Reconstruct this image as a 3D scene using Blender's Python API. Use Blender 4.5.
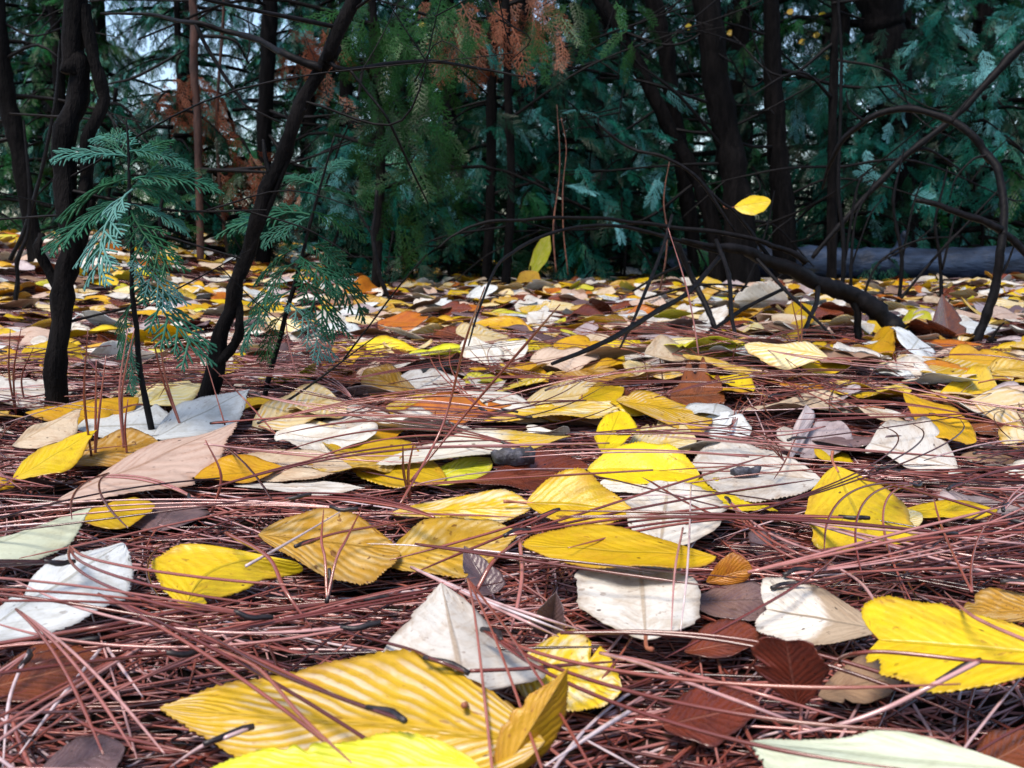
import bpy, math, random
import numpy as np
from mathutils import Vector

# ------------------------------------------------------------------ camera, sky, sun, exposure
for o in list(bpy.data.objects):
    bpy.data.objects.remove(o)
S = bpy.context.scene
COL = S.collection
F, CH, PITCH = 1005.0, 0.13, math.atan(144 / 1005.0)
cd = bpy.data.cameras.new('camera')
cd.sensor_width = 36.0
cd.lens = 36.0 * F / 1024.0
cd.clip_start, cd.clip_end = 0.01, 2000.0
cd.dof.use_dof = True
cd.dof.focus_distance = 0.5
cd.dof.aperture_fstop = 38.0
cam = bpy.data.objects.new('camera', cd)
COL.objects.link(cam)
cam.location = (0, 0, CH)
cam.rotation_euler = (math.pi / 2 - PITCH, 0, 0)
S.camera = cam

SUN_EL, SUN_AZ = 62.0, 215.0            # compass degrees, 0 = +Y (ahead), 180 = behind the camera
w = bpy.data.worlds.new('World')
S.world = w
w.use_nodes = True
nt = w.node_tree
sky = nt.nodes.new('ShaderNodeTexSky')
sky.sky_type = 'NISHITA'
sky.sun_disc = False
sky.sun_elevation = math.radians(SUN_EL)
sky.sun_rotation = math.radians(SUN_AZ)
nt.links.new(sky.outputs[0], nt.nodes['Background'].inputs[0])
nt.nodes['Background'].inputs[1].default_value = 0.088
sl = bpy.data.lights.new('sun', 'SUN')
sl.energy = 1.8
sl.angle = math.radians(21)
sl.color = (1.0, 0.90, 0.78)
so = bpy.data.objects.new('sun', sl)
COL.objects.link(so)
az, el = math.radians(SUN_AZ), math.radians(SUN_EL)
sd = Vector((math.sin(az) * math.cos(el), math.cos(az) * math.cos(el), math.sin(el)))
so.rotation_euler = (-sd).to_track_quat('-Z', 'Y').to_euler()
so.location = (0, 0, 6)
S.view_settings.view_transform = 'Standard'
S.view_settings.look = 'None'
S.view_settings.gamma = 1.0
S.view_settings.use_curve_mapping = False
S.view_settings.exposure = 1.55
S.cycles.max_bounces = 6
S.cycles.diffuse_bounces = 3
S.cycles.glossy_bounces = 2
S.cycles.transmission_bounces = 3

rng = np.random.default_rng(7)
R = random.Random(11)

# ------------------------------------------------------------------ terrain
def sm(a, b, x):
    t = np.clip((x - a) / (b - a), 0, 1)
    return t * t * (3 - 2 * t)

def gh(x, y):
    x = np.asarray(x, float); y = np.asarray(y, float)
    h = 0.125 * sm(-0.35, -1.25, x) * sm(0.9, 2.9, y) * (1 - sm(4.5, 7.0, y))
    h = h + 0.004 * np.sin(x * 7.1 + 1.3 * y) * np.cos(y * 6.3 - 0.7) + 0.003 * np.sin(13 * x - 4) * np.sin(11 * y + 2)
    h = h + 0.022 * np.exp(-(((x - 0.24) / 0.11) ** 2 + ((y - 0.86) / 0.09) ** 2))
    h = h + 0.020 * np.exp(-(((x + 0.40) / 0.10) ** 2 + ((y - 0.80) / 0.10) ** 2))
    h = h + 0.008 * np.exp(-(((x - 0.1) / 0.12) ** 2 + ((y - 0.45) / 0.05) ** 2))
    return h

SP, CP = math.sin(PITCH), math.cos(PITCH)
def ray(px, py):
    a = (px - 512) / F; b = -(py - 384) / F
    return np.array([a, CP + b * SP, -SP + b * CP])

def at(px, py, h=0.0):
    """world point where the ray of a pixel meets the ground raised by h metres"""
    d = ray(px, py)
    t0, t = 0.12, 0.12
    while t < 40:
        p = d * t
        if CH + p[2] <= gh(p[0], p[1]) + h:
            break
        t0, t = t, t * 1.02 + 0.002
    lo, hi = t0, t
    for _ in range(24):
        m = (lo + hi) / 2
        p = d * m
        if CH + p[2] <= gh(p[0], p[1]) + h: hi = m
        else: lo = m
    p = d * hi
    return np.array([p[0], p[1], CH + p[2]])

def atd(px, py, Y):
    d = ray(px, py) ; p = d * (Y / d[1])
    return np.array([p[0], p[1], CH + p[2]])

def proj(p):
    x, y, z = p[0], p[1], p[2] - CH
    dep = y * CP - z * SP
    up = y * SP + z * CP
    return 512 + F * x / dep, 384 - F * up / dep

# ------------------------------------------------------------------ helpers
def mesh(name, V, Q, uv=None, attr=None, smooth=True):
    V = np.asarray(V, np.float32); Q = np.asarray(Q, np.int32)
    k = Q.shape[1]
    m = bpy.data.meshes.new(name)
    m.vertices.add(len(V)); m.vertices.foreach_set('co', V.ravel())
    m.loops.add(Q.size); m.loops.foreach_set('vertex_index', Q.ravel())
    m.polygons.add(len(Q))
    m.polygons.foreach_set('loop_start', np.arange(0, Q.size, k, dtype=np.int32))
    if smooth:
        m.polygons.foreach_set('use_smooth', np.ones(len(Q), bool))
    if uv is not None:
        l = m.uv_layers.new(name='UVMap')
        l.data.foreach_set('uv', np.asarray(uv, np.float32)[Q.ravel()].ravel())
    for n, a in (attr or {}).items():
        t = m.attributes.new(n, 'FLOAT', 'POINT')
        t.data.foreach_set('value', np.asarray(a, np.float32))
    m.update(calc_edges=True)
    return m

def obj(name, me, mat=None, parent=None, loc=None):
    o = bpy.data.objects.new(name, me)
    COL.objects.link(o)
    if mat is not None:
        if len(me.materials) == 0:
            me.materials.append(mat)
        elif me.materials[0] is not mat:
            o.material_slots[0].link = 'OBJECT'; o.material_slots[0].material = mat
    if parent is not None: o.parent = parent
    if loc is not None: o.location = loc
    return o

def tag(o, label=None, cat=None, group=None, kind=None):
    if label: o['label'] = label
    if cat: o['category'] = cat
    if group: o['group'] = group
    if kind: o['kind'] = kind
    return o

def empty(name, loc=(0, 0, 0)):
    o = bpy.data.objects.new(name, None); COL.objects.link(o)
    o.location = loc; o.empty_display_size = 0.02
    return o

def catmull(P, n):
    P = np.asarray(P, float)
    if len(P) == 2: P = np.vstack([P[0], P.mean(0), P[1]])
    Q = np.vstack([2 * P[0] - P[1], P, 2 * P[-1] - P[-2]])
    out = []
    for i in range(len(P) - 1):
        a, b, c, d = Q[i:i + 4]
        for t in np.linspace(0, 1, n, endpoint=False):
            out.append(0.5 * ((2 * b) + (c - a) * t + (2 * a - 5 * b + 4 * c - d) * t * t + (3 * b - a - 3 * c + d) * t ** 3))
    out.append(P[-1])
    return np.array(out)

def tube(P, r, sides=8, n=6, rough=0.0, seed=0, cap=True):
    """(V, Q) of a tapered, slightly knobbly tube through the points P, radii r per control point"""
    P = np.asarray(P, float)
    if len(P) == 2: P = np.vstack([P[0], P.mean(0), P[1]]); r = [r[0], (r[0] + r[-1]) / 2, r[-1]]
    C = catmull(P, n)
    rr = np.interp(np.linspace(0, len(P) - 1, len(C)), np.arange(len(P)), r)
    if rough > .06 and len(C) > 6:
        rk = np.random.default_rng(seed + 991)
        for m_ in (max(3, len(C) // 3), max(4, len(C) // 7)):
            kn = rk.normal(0, 1, (m_, 3)); kn[0] = 0
            t_ = np.linspace(0, m_ - 1, len(C))
            C = C + np.stack([np.interp(t_, np.arange(m_), kn[:, a_]) for a_ in range(3)], -1) * np.minimum(rr, .0045)[:, None] * .4
    T = np.gradient(C, axis=0); T /= np.linalg.norm(T, axis=1)[:, None] + 1e-9
    u = np.cross(T[0], [0.3, 0.9, 0.31]); u /= np.linalg.norm(u)
    V = []
    rg = np.random.default_rng(seed)
    ang = np.linspace(0, 2 * np.pi, sides, endpoint=False)
    for i in range(len(C)):
        u = u - T[i] * (u @ T[i]); u /= np.linalg.norm(u)
        v = np.cross(T[i], u)
        k = rr[i] * (1 + rough * rg.normal(0, 1, sides) * 0.5 + rough * rg.normal() * 0.5)
        V.append(C[i] + (np.cos(ang) * k)[:, None] * u + (np.sin(ang) * k)[:, None] * v)
    nC = len(C)
    V.append(np.repeat(C[:1], 1, 0)); V.append(np.repeat(C[-1:], 1, 0))
    V = np.vstack(V)
    i = np.arange(nC - 1)[:, None] * sides; j = np.arange(sides)[None]; j2 = (j + 1) % sides
    Q = np.stack([i + j, i + j2, i + sides + j2, i + sides + j], -1).reshape(-1, 4)
    b0, b1 = nC * sides, nC * sides + 1
    e = (nC - 1) * sides
    jj = np.arange(0, sides, 2)
    if sides % 2 == 0:
        c0 = np.stack([np.full(len(jj), b0), (jj + 2) % sides, (jj + 1) % sides, jj], -1)
        c1 = np.stack([np.full(len(jj), b1), e + jj, e + (jj + 1) % sides, e + (jj + 2) % sides], -1)
        Q = np.vstack([Q, c0, c1])
    return V, Q

class Bag:
    """collects pieces of one mesh"""
    def __init__(s): s.V = []; s.Q = []; s.A = []; s.n = 0
    def add(s, V, Q, a=0.5):
        s.V.append(V); s.Q.append(np.asarray(Q) + s.n); s.A.append(np.full(len(V), a)); s.n += len(V)
    def mesh(s, name, smooth=True):
        return mesh(name, np.vstack(s.V), np.vstack(s.Q), attr={'tint': np.concatenate(s.A), 'along': np.full(s.n, .5)}, smooth=smooth)

# ------------------------------------------------------------------ materials
class NT:
    def __init__(s, name):
        s.m = bpy.data.materials.new(name); s.m.use_nodes = True
        s.t = s.m.node_tree; s.p = s.t.nodes['Principled BSDF']; s.out = s.t.nodes['Material Output']
    def n(s, kind, **kw):
        x = s.t.nodes.new('ShaderNode' + kind)
        for k, v in kw.items(): setattr(x, k, v)
        return x
    def set(s, sock, v):
        if isinstance(v, bpy.types.NodeSocket): s.t.links.new(v, sock)
        elif isinstance(v, (tuple, list)) and len(v) == 3 and sock.type == 'RGBA': sock.default_value = (*v, 1)
        else: sock.default_value = v
    def math(s, op, a, b=0.0, c=None):
        x = s.n('Math', operation=op); s.set(x.inputs[0], a); s.set(x.inputs[1], b)
        if c is not None: s.set(x.inputs[2], c)
        return x.outputs[0]
    def ss(s, v, a, b, lo=0.0, hi=1.0):
        x = s.n('MapRange', interpolation_type='SMOOTHSTEP')
        s.set(x.inputs[0], v)
        for i, q in enumerate((a, b, lo, hi)): s.set(x.inputs[i + 1], q)
        return x.outputs[0]
    def mix(s, f, a, b):
        x = s.n('MixRGB'); s.set(x.inputs[0], f); s.set(x.inputs[1], a); s.set(x.inputs[2], b)
        return x.outputs[0]
    def noise(s, vec, scale, detail=3.0, rough=0.55):
        x = s.n('TexNoise'); s.set(x.inputs['Vector'], vec); x.inputs['Scale'].default_value = scale
        x.inputs['Detail'].default_value = detail; x.inputs['Roughness'].default_value = rough
        return x.outputs[0]
    def attr(s, name):
        return s.n('Attribute', attribute_name=name).outputs['Fac']
    def bump(s, h, strength=0.3, dist=0.001):
        x = s.n('Bump'); x.inputs['Strength'].default_value = strength; x.inputs['Distance'].default_value = dist
        s.set(x.inputs['Height'], h); s.set(s.p.inputs['Normal'], x.outputs[0]); return x.outputs[0]
    def ramp(s, f, stops):
        x = s.n('ValToRGB'); s.set(x.inputs[0], f)
        e = x.color_ramp.elements
        while len(e) < len(stops): e.new(0.5)
        for i, (p, c) in enumerate(stops): e[i].position = p; e[i].color = (*c, 1)
        return x.outputs[0]

def leaf_mat(name, base, blotch=None, bl=0.5, stripe=None, st=0.0, vein=None, spot=(0.10, 0.04, 0.02), sp=0.35, edge=None, ed=0.45,
             rough=0.36, tr=0.22, tip=None, spec=0.5, tipat=(0.62, 0.72), fq=62.0, sl=-19.0):
    g = NT(name)
    uv = g.n('UVMap', uv_map='UVMap').outputs[0]
    sx = g.n('SeparateXYZ'); g.set(sx.inputs[0], uv)
    U, Vv = sx.outputs[0], sx.outputs[1]
    v2 = g.math('ABSOLUTE', g.math('MULTIPLY_ADD', Vv, 2.0, -1.0))
    rnd = g.n('ObjectInfo').outputs['Random']
    cmb = g.n('CombineXYZ'); g.set(cmb.inputs[0], g.math('MULTIPLY_ADD', rnd, 37.0, U)); g.set(cmb.inputs[1], g.math('MULTIPLY', Vv, 0.6)); g.set(cmb.inputs[2], g.math('MULTIPLY', rnd, 11.0))
    vec = cmb.outputs[0]
    wob = g.noise(vec, 5.0, 2.0)
    ph = g.math('ADD', g.math('MULTIPLY', U, fq), g.math('MULTIPLY', v2, sl))
    ph = g.math('ADD', ph, g.math('MULTIPLY', wob, 9.0))
    wave = g.math('MULTIPLY_ADD', g.math('SINE', ph), 0.5, 0.5)
    n1 = g.noise(vec, 6.0, 4.0, 0.6); n2 = g.noise(vec, 40.0, 3.0, 0.6); n3 = g.noise(vec, 17.0, 2.0)
    blotch = blotch or tuple(c * 0.6 for c in base)
    c = g.mix(g.math('MULTIPLY', g.ss(n1, 0.42, 0.68), bl), base, blotch)
    if stripe:
        f = g.math('MULTIPLY', g.ss(g.math('MULTIPLY_ADD', n3, .9, g.math('SUBTRACT', wave, .45)), 0.25, 0.85), g.ss(n1, 0.36, 0.6))
        f = g.math('MULTIPLY', f, g.ss(v2, 0.06, 0.2)); f = g.math('MULTIPLY', f, g.ss(v2, 1.0, 0.8))
        c = g.mix(g.math('MULTIPLY', f, st), c, stripe)
    if tip:
        c = g.mix(g.ss(g.math('MULTIPLY_ADD', n3, 0.12, U), *tipat), c, tip)
    vein = vein or tuple(x * 0.72 for x in base)
    side = g.math('MULTIPLY', g.ss(wave, 0.10, 0.0), g.ss(n1, .35, .65, .08, .45))
    mid = g.ss(v2, 0.055, 0.015)
    c = g.mix(g.math('MAXIMUM', side, mid), c, vein)
    if ed > 0:
        c = g.mix(g.math('MULTIPLY', g.ss(g.math('MULTIPLY_ADD', n1, 0.5, v2), 1.0, 1.35), ed), c, edge or spot)
    c = g.mix(g.math('MULTIPLY', g.ss(n3, 0.66, 0.71), sp), c, spot)
    c = g.mix(g.math('MULTIPLY', g.ss(n2, 0.60, 0.78), sp * 0.6), c, spot)
    c = g.mix(g.math('MULTIPLY', g.ss(n2, 0.55, 0.40), 0.12), c, tuple(min(1, x * 1.25 + .05) for x in base))
    n4 = g.noise(vec, 2.6, 5.0, 0.7)
    c = g.mix(g.ss(n4, 0.55, 0.72, 0, .55), c, tuple(a * .55 + b_ * .25 for a, b_ in zip(base, spot)))
    vo = g.n('TexVoronoi'); g.set(vo.inputs['Vector'], vec); vo.inputs['Scale'].default_value = 5.5
    c = g.mix(g.math('MULTIPLY', g.ss(vo.outputs['Distance'], .075, .05), .85), c, tuple(x * .35 for x in spot))
    hs = g.n('HueSaturation'); g.set(hs.inputs['Color'], c)
    g.set(hs.inputs['Hue'], g.math('MULTIPLY_ADD', rnd, 0.024, 0.488)); g.set(hs.inputs['Value'], g.math('MULTIPLY_ADD', rnd, 0.3, 0.82))
    c = hs.outputs[0]
    g.set(g.p.inputs['Base Color'], c)
    g.set(g.p.inputs['Roughness'], g.math('MULTIPLY_ADD', n1, 0.35, rough - 0.17))
    g.p.inputs['Specular IOR Level'].default_value = spec
    hgt = g.math('ADD', g.math('MULTIPLY', wave, 0.9 if stripe else 0.28), g.math('MULTIPLY', n2, 0.35))
    hgt = g.math('SUBTRACT', hgt, g.math('MULTIPLY', mid, 0.8))
    nb = g.bump(hgt, 0.45, 0.0010)
    if tr > 0:
        t = g.n('BsdfTranslucent'); g.set(t.inputs[0], c); g.set(t.inputs['Normal'], nb)
        x = g.n('MixShader'); x.inputs[0].default_value = tr
        g.set(x.inputs[1], g.p.outputs[0]); g.set(x.inputs[2], t.outputs[0]); g.set(g.out.inputs[0], x.outputs[0])
    return g.m

Y = (0.70, 0.50, 0.008); Y2 = (0.62, 0.38, 0.010); WH = (0.80, 0.77, 0.70)
LM = {
    'yellow': leaf_mat('leaf_yellow', Y, blotch=Y2, bl=0.7, sp=0.55, spot=(0.28, 0.10, 0.012)),
    'gold': leaf_mat('leaf_gold', (0.68, 0.41, 0.008), blotch=(0.54, 0.27, 0.01), bl=0.6, sp=0.6, spot=(0.3, 0.08, 0.01)),
    'striped': leaf_mat('leaf_striped', (0.71, 0.48, 0.02), blotch=(0.58, 0.36, 0.02), bl=0.6, stripe=(0.80, 0.68, 0.44), st=0.85, fq=88.0, sl=-34.0, sp=0.6, spot=(0.25, 0.09, 0.03)),
    'cream': leaf_mat('leaf_cream', (0.78, 0.64, 0.33), blotch=(0.74, 0.50, 0.08), bl=0.9, stripe=(0.80, 0.74, 0.60), st=0.9, sp=0.4, spot=(0.35, 0.16, 0.05), vein=(0.6, 0.42, 0.12)),
    'ochre': leaf_mat('leaf_ochre', (0.52, 0.29, 0.025), blotch=(0.62, 0.42, 0.12), bl=0.9, stripe=(0.72, 0.55, 0.28), st=0.55, sp=0.9, spot=(0.16, 0.06, 0.015)),
    'patchy': leaf_mat('leaf_patchy', (0.72, 0.45, 0.02), blotch=(0.80, 0.68, 0.45), bl=1.0, stripe=(0.80, 0.7, 0.5), st=0.6, sp=0.5, spot=(0.35, 0.14, 0.02)),
    'lime': leaf_mat('leaf_lime', (0.60, 0.58, 0.012), blotch=(0.72, 0.60, 0.03), bl=0.9, stripe=(0.75, 0.70, 0.30), st=0.5, sp=0.3, vein=(0.66, 0.66, 0.2), spot=(0.3, 0.16, 0.01)),
    'white': leaf_mat('leaf_white', (0.74, 0.71, 0.65), blotch=(0.58, 0.50, 0.40), bl=0.9, sp=0.55, spot=(0.26, 0.17, 0.11), vein=(0.48, 0.39, 0.29), rough=0.55, spec=0.3),
    'bluewhite': leaf_mat('leaf_bluewhite', (0.66, 0.69, 0.70), blotch=(0.50, 0.51, 0.49), bl=0.9, sp=0.5, spot=(0.22, 0.18, 0.15), vein=(0.42, 0.42, 0.38), rough=0.5, spec=0.4),
    'palegreen': leaf_mat('leaf_palegreen', (0.66, 0.72, 0.55), blotch=(0.58, 0.60, 0.42), bl=0.7, sp=0.3, spot=(0.2, 0.18, 0.1), vein=(0.5, 0.54, 0.38), rough=0.5, spec=0.4),
    'pink': leaf_mat('leaf_pink', (0.62, 0.46, 0.36), blotch=(0.50, 0.33, 0.24), bl=0.7, stripe=(0.72, 0.6, 0.5), st=0.3, sp=0.5, spot=(0.2, 0.1, 0.07), edge=(0.4, 0.22, 0.12), ed=0.6, vein=(0.42, 0.27, 0.18), rough=0.5),
    'beige': leaf_mat('leaf_beige', (0.66, 0.54, 0.38), blotch=(0.48, 0.32, 0.18), bl=0.8, sp=0.5, spot=(0.2, 0.1, 0.05), vein=(0.5, 0.36, 0.2), rough=0.5),
    'tan': leaf_mat('leaf_tan', (0.34, 0.21, 0.13), blotch=(0.24, 0.13, 0.08), bl=0.8, sp=0.5, spot=(0.08, 0.04, 0.02), rough=0.4),
    'whitetan': leaf_mat('leaf_whitetan', (0.45, 0.34, 0.24), blotch=(0.34, 0.23, 0.15), bl=0.8, tip=(0.78, 0.72, 0.64), tipat=(0.45, 0.55), sp=0.5, spot=(0.12, 0.07, 0.05), rough=0.5),
    'whiteyellow': leaf_mat('leaf_whiteyellow', (0.80, 0.77, 0.68), blotch=(0.76, 0.70, 0.52), bl=0.6, tip=(0.70, 0.46, 0.02), tipat=(0.66, 0.76), sp=0.4, spot=(0.3, 0.2, 0.1), vein=(0.6, 0.5, 0.4)),
    'orange': leaf_mat('leaf_orange', (0.52, 0.17, 0.012), blotch=(0.38, 0.09, 0.01), bl=0.8, sp=0.6, spot=(0.12, 0.03, 0.01)),
    'brown': leaf_mat('leaf_brown', (0.17, 0.040, 0.014), blotch=(0.09, 0.022, 0.012), bl=0.8, sp=0.5, spot=(0.03, 0.012, 0.01), rough=0.26, tr=0.08, vein=(0.25, 0.09, 0.05), spec=0.6),
    'purple': leaf_mat('leaf_purple', (0.16, 0.10, 0.10), blotch=(0.10, 0.06, 0.07), bl=0.8, sp=0.5, spot=(0.03, 0.02, 0.02), rough=0.30, tr=0.06, spec=0.6),
    'lilac': leaf_mat('leaf_lilac', (0.46, 0.38, 0.38), blotch=(0.30, 0.22, 0.22), bl=0.8, sp=0.6, spot=(0.12, 0.08, 0.08), rough=0.38, tr=0.1),
}

def needle_mat(name, attr):
    g = NT(name)
    f = g.attr('tint') if attr else g.n('ObjectInfo').outputs['Random']
    al = g.attr('along')
    c = g.ramp(f, [(0.0, (0.018, 0.004, 0.003)), (0.25, (0.06, 0.012, 0.008)), (0.5, (0.16, 0.034, 0.024)), (0.66, (0.27, 0.075, 0.052)), (0.8, (0.38, 0.15, 0.13)), (0.92, (0.50, 0.29, 0.28)), (1.0, (0.60, 0.50, 0.52))])
    pos = g.n('NewGeometry').outputs['Position']
    n = g.noise(pos, 140.0, 2.0)
    c = g.mix(g.ss(n, 0.45, 0.75, 0.0, 0.45), c, (0.11, 0.03, 0.02))
    c = g.mix(g.math('MULTIPLY', g.ss(al, 0.055, 0.045), 0.95), c, (0.015, 0.010, 0.012))
    g.set(g.p.inputs['Base Color'], c)
    g.p.inputs['Roughness'].default_value = 0.22
    g.p.inputs['Specular IOR Level'].default_value = 0.85
    return g.m
M_NEEDLE = needle_mat('needle', True)
def plain_mat(name, c1, c2, scale, rough=0.6, bump=0.5, dist=0.003, spec=0.4, stretch=None):
    g = NT(name)
    pos = g.n('NewGeometry').outputs['Position']
    if stretch:
        mp = g.n('Mapping'); mp.inputs['Scale'].default_value = stretch; g.set(mp.inputs[0], pos); pos = mp.outputs[0]
    n = g.noise(pos, scale, 5.0, 0.65)
    n2 = g.noise(pos, scale * 0.22, 2.0)
    c = g.mix(g.ss(n, 0.35, 0.68), c1, c2)
    c = g.mix(g.ss(n2, 0.45, 0.7, 0, 0.5), c, tuple(x * 0.5 for x in c1))
    g.set(g.p.inputs['Base Color'], c)
    g.p.inputs['Roughness'].default_value = rough; g.p.inputs['Specular IOR Level'].default_value = spec
    g.bump(n, bump, dist)
    return g.m
M_SOIL = plain_mat('soil', (0.008, 0.005, 0.004), (0.025, 0.014, 0.010), 60, 0.95, 0.8, 0.006, spec=0.05)
M_SHEATH = plain_mat('sheath', (0.012, 0.010, 0.013), (0.035, 0.025, 0.025), 400, 0.4, 0.5, 0.0005)
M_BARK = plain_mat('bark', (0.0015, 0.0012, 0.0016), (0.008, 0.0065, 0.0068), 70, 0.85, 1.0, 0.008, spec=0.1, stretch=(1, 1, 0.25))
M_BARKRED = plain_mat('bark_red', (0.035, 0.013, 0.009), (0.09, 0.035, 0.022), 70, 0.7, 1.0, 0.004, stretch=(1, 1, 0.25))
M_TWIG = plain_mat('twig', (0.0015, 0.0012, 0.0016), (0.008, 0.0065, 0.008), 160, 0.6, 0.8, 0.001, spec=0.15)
M_TWIGRED = plain_mat('twig_red', (0.07, 0.022, 0.012), (0.2, 0.075, 0.04), 160, 0.5, 0.6, 0.001)
M_LOG = plain_mat('log_bark', (0.006, 0.012, 0.026), (0.030, 0.052, 0.10), 24, 0.5, 1.0, 0.012, spec=.3, stretch=(0.3, 1, 1))
M_STALK = plain_mat('stalk', (0.22, 0.06, 0.03), (0.40, 0.16, 0.09), 200, 0.45, 0.3, 0.0005)
M_STALKY = plain_mat('stalk_yellow', (0.45, 0.22, 0.04), (0.6, 0.36, 0.1), 200, 0.45, 0.3, 0.0005)

def frond_mat(name, stops, rough=0.40, tr=0.15):
    g = NT(name)
    f = g.attr('tint')
    rnd = g.n('ObjectInfo').outputs['Random']
    f = g.math('ADD', f, g.math('MULTIPLY_ADD', rnd, 0.3, -0.15))
    c = g.ramp(f, stops)
    g.set(g.p.inputs['Base Color'], c)
    g.p.inputs['Roughness'].default_value = rough; g.p.inputs['Specular IOR Level'].default_value = 0.16
    t = g.n('BsdfTranslucent'); g.set(t.inputs[0], c)
    x = g.n('MixShader'); x.inputs[0].default_value = tr
    g.set(x.inputs[1], g.p.outputs[0]); g.set(x.inputs[2], t.outputs[0]); g.set(g.out.inputs[0], x.outputs[0])
    return g.m
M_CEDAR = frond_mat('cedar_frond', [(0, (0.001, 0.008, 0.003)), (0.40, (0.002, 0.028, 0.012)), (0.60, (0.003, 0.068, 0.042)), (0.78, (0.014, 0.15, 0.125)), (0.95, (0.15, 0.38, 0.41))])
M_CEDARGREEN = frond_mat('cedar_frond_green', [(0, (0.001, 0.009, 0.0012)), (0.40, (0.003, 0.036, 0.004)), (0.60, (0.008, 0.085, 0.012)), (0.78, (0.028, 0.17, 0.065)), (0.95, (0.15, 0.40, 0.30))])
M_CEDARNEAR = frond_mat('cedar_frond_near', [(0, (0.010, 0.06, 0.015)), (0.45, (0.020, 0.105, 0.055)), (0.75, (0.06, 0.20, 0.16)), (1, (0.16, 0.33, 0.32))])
M_GREEN = frond_mat('green_frond', [(0, (0.002, 0.014, 0.002)), (0.5, (0.008, 0.045, 0.007)), (1, (0.03, 0.11, 0.03))])
M_DEAD = frond_mat('dead_frond', [(0, (0.10, 0.020, 0.006)), (0.5, (0.16, 0.046, 0.020)), (1, (0.32, 0.15, 0.10))], rough=0.6)

# ------------------------------------------------------------------ ground sheet
def axis(a, b, fine, lim):
    v = [0.0]; s = fine
    while v[-1] < lim:
        if v[-1] > b: s *= 1.13
        v.append(v[-1] + s)
    return np.array(v)
ax = axis(0, 1.6, 0.03, 220)
xs = np.concatenate([-ax[:0:-1], ax])
ys = np.concatenate([-axis(0, 0.2, 0.05, 120)[:0:-1], axis(0, 4.5, 0.03, 220)])
X, Yg = np.meshgrid(xs, ys)
Z = gh(X, Yg) + 0.0015 * np.sin(X * 71) * np.sin(Yg * 63)
V = np.stack([X, Yg, Z], -1).reshape(-1, 3)
nx = len(xs); i = np.arange(len(ys) - 1)[:, None] * nx + np.arange(nx - 1)[None]
Q = np.stack([i, i + 1, i + nx + 1, i + nx], -1).reshape(-1, 4)
tag(obj('ground', mesh('ground', V, Q), M_SOIL), kind='structure')

# ------------------------------------------------------------------ trees
def ribbon(p0, p1, w0, w1, N):
    t = p1 - p0; s = np.cross(N, t); s = s / (np.linalg.norm(s) + 1e-9)
    m = (p0 + p1) / 2 + N * 0.06 * np.linalg.norm(t)
    wm = max(w0, w1)
    return np.array([p0 - s * w0, p0 + s * w0, m - s * wm, m + s * wm, p1 - s * w1, p1 + s * w1])
RQ = np.array([[0, 1, 3, 2], [2, 3, 5, 4]])

def frond(seed, n1=11, n2=4, wid=0.012, droop=0.25, width=0.42, skip=0):
    """a flat fern-like cedar spray of length 1 along +X, upper side +Z"""
    rg = np.random.default_rng(seed)
    V, Qs, k = [], [], 0
    up = np.array([0, 0, 1.0])
    def put(a, b, w0, w1, N=up):
        nonlocal k
        V.append(ribbon(a, b, w0, w1, N)); Qs.append(RQ + k); k += 6
    def axp(x): return np.array([x, 0.04 * math.sin(x * 5 + seed), -droop * x * x])
    for i in range(5): put(axp(i / 5), axp((i + 1) / 5), wid * (1.1 - .15 * i), wid * (.95 - .15 * i))
    for i in range(n1):
        for sgn in (-1, 1):
            if skip and rg.uniform() < skip: continue
            x = 0.08 + 0.9 * (i + 0.25 * sgn + 0.3 + rg.uniform(-.15, .15)) / n1
            x = min(max(x, .05), .98)
            l = width * (x ** 0.45) * ((1 - x) ** 0.55) * 1.7 * rg.uniform(0.7, 1.15) + 0.06
            a = math.radians(rg.uniform(34, 50)) * sgn
            d = np.array([math.cos(a), math.sin(a), -droop * x * 1.6 + rg.uniform(-.12, .08)])
            p0 = axp(x); p1 = p0 + d * l
            put(p0, p1, wid * 0.8, wid * 0.45)
            for j in range(n2):
                for s2 in (-1, 1):
                    t = 0.18 + 0.75 * (j + 0.25 * s2 + .3) / n2
                    a2 = a + math.radians(rg.uniform(28, 45)) * s2
                    l2 = l * 0.45 * (1.05 - t) * rg.uniform(0.7, 1.2) + 0.025
                    q0 = p0 + d * l * t
                    put(q0, q0 + np.array([math.cos(a2), math.sin(a2), d[2] - .1]) * l2, wid * 0.75, wid * 0.5)
    return np.vstack(V), np.vstack(Qs)

def frond_solid(seed, **kw):
    """near version of frond(): every branchlet a thin flattened sleeve"""
    V, Qs = frond(seed, **kw)
    n = len(V)
    t = 0.006
    V2 = np.vstack([V + [0, 0, t], V - [0, 0, t]])
    f = []
    for b in range(0, n, 6):
        f += [[b, b + 1, b + 3, b + 2], [b + 2, b + 3, b + 5, b + 4]]
        c = b + n
        f += [[c + 2, c + 3, c + 1, c], [c + 4, c + 5, c + 3, c + 2],
              [b, b + 2, c + 2, c], [b + 2, b + 4, c + 4, c + 2], [b + 3, b + 1, c + 1, c + 3], [b + 5, b + 3, c + 3, c + 5]]
    return V2, np.array(f)

FR = [frond(s, n1=9, n2=3, wid=.011, skip=.22, droop=.4) for s in range(5)]
FRC = [frond(s + 20, n1=7, n2=2, wid=0.018, skip=.22, droop=.4) for s in range(4)]
FRN = [frond_solid(s + 40, n1=7, n2=3, wid=0.012, droop=0.3, width=0.42, skip=.12) for s in range(4)]
FRH = [frond(s + 60, n1=9, n2=2, wid=0.009, droop=0.05, width=0.22) for s in range(4)]

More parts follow.
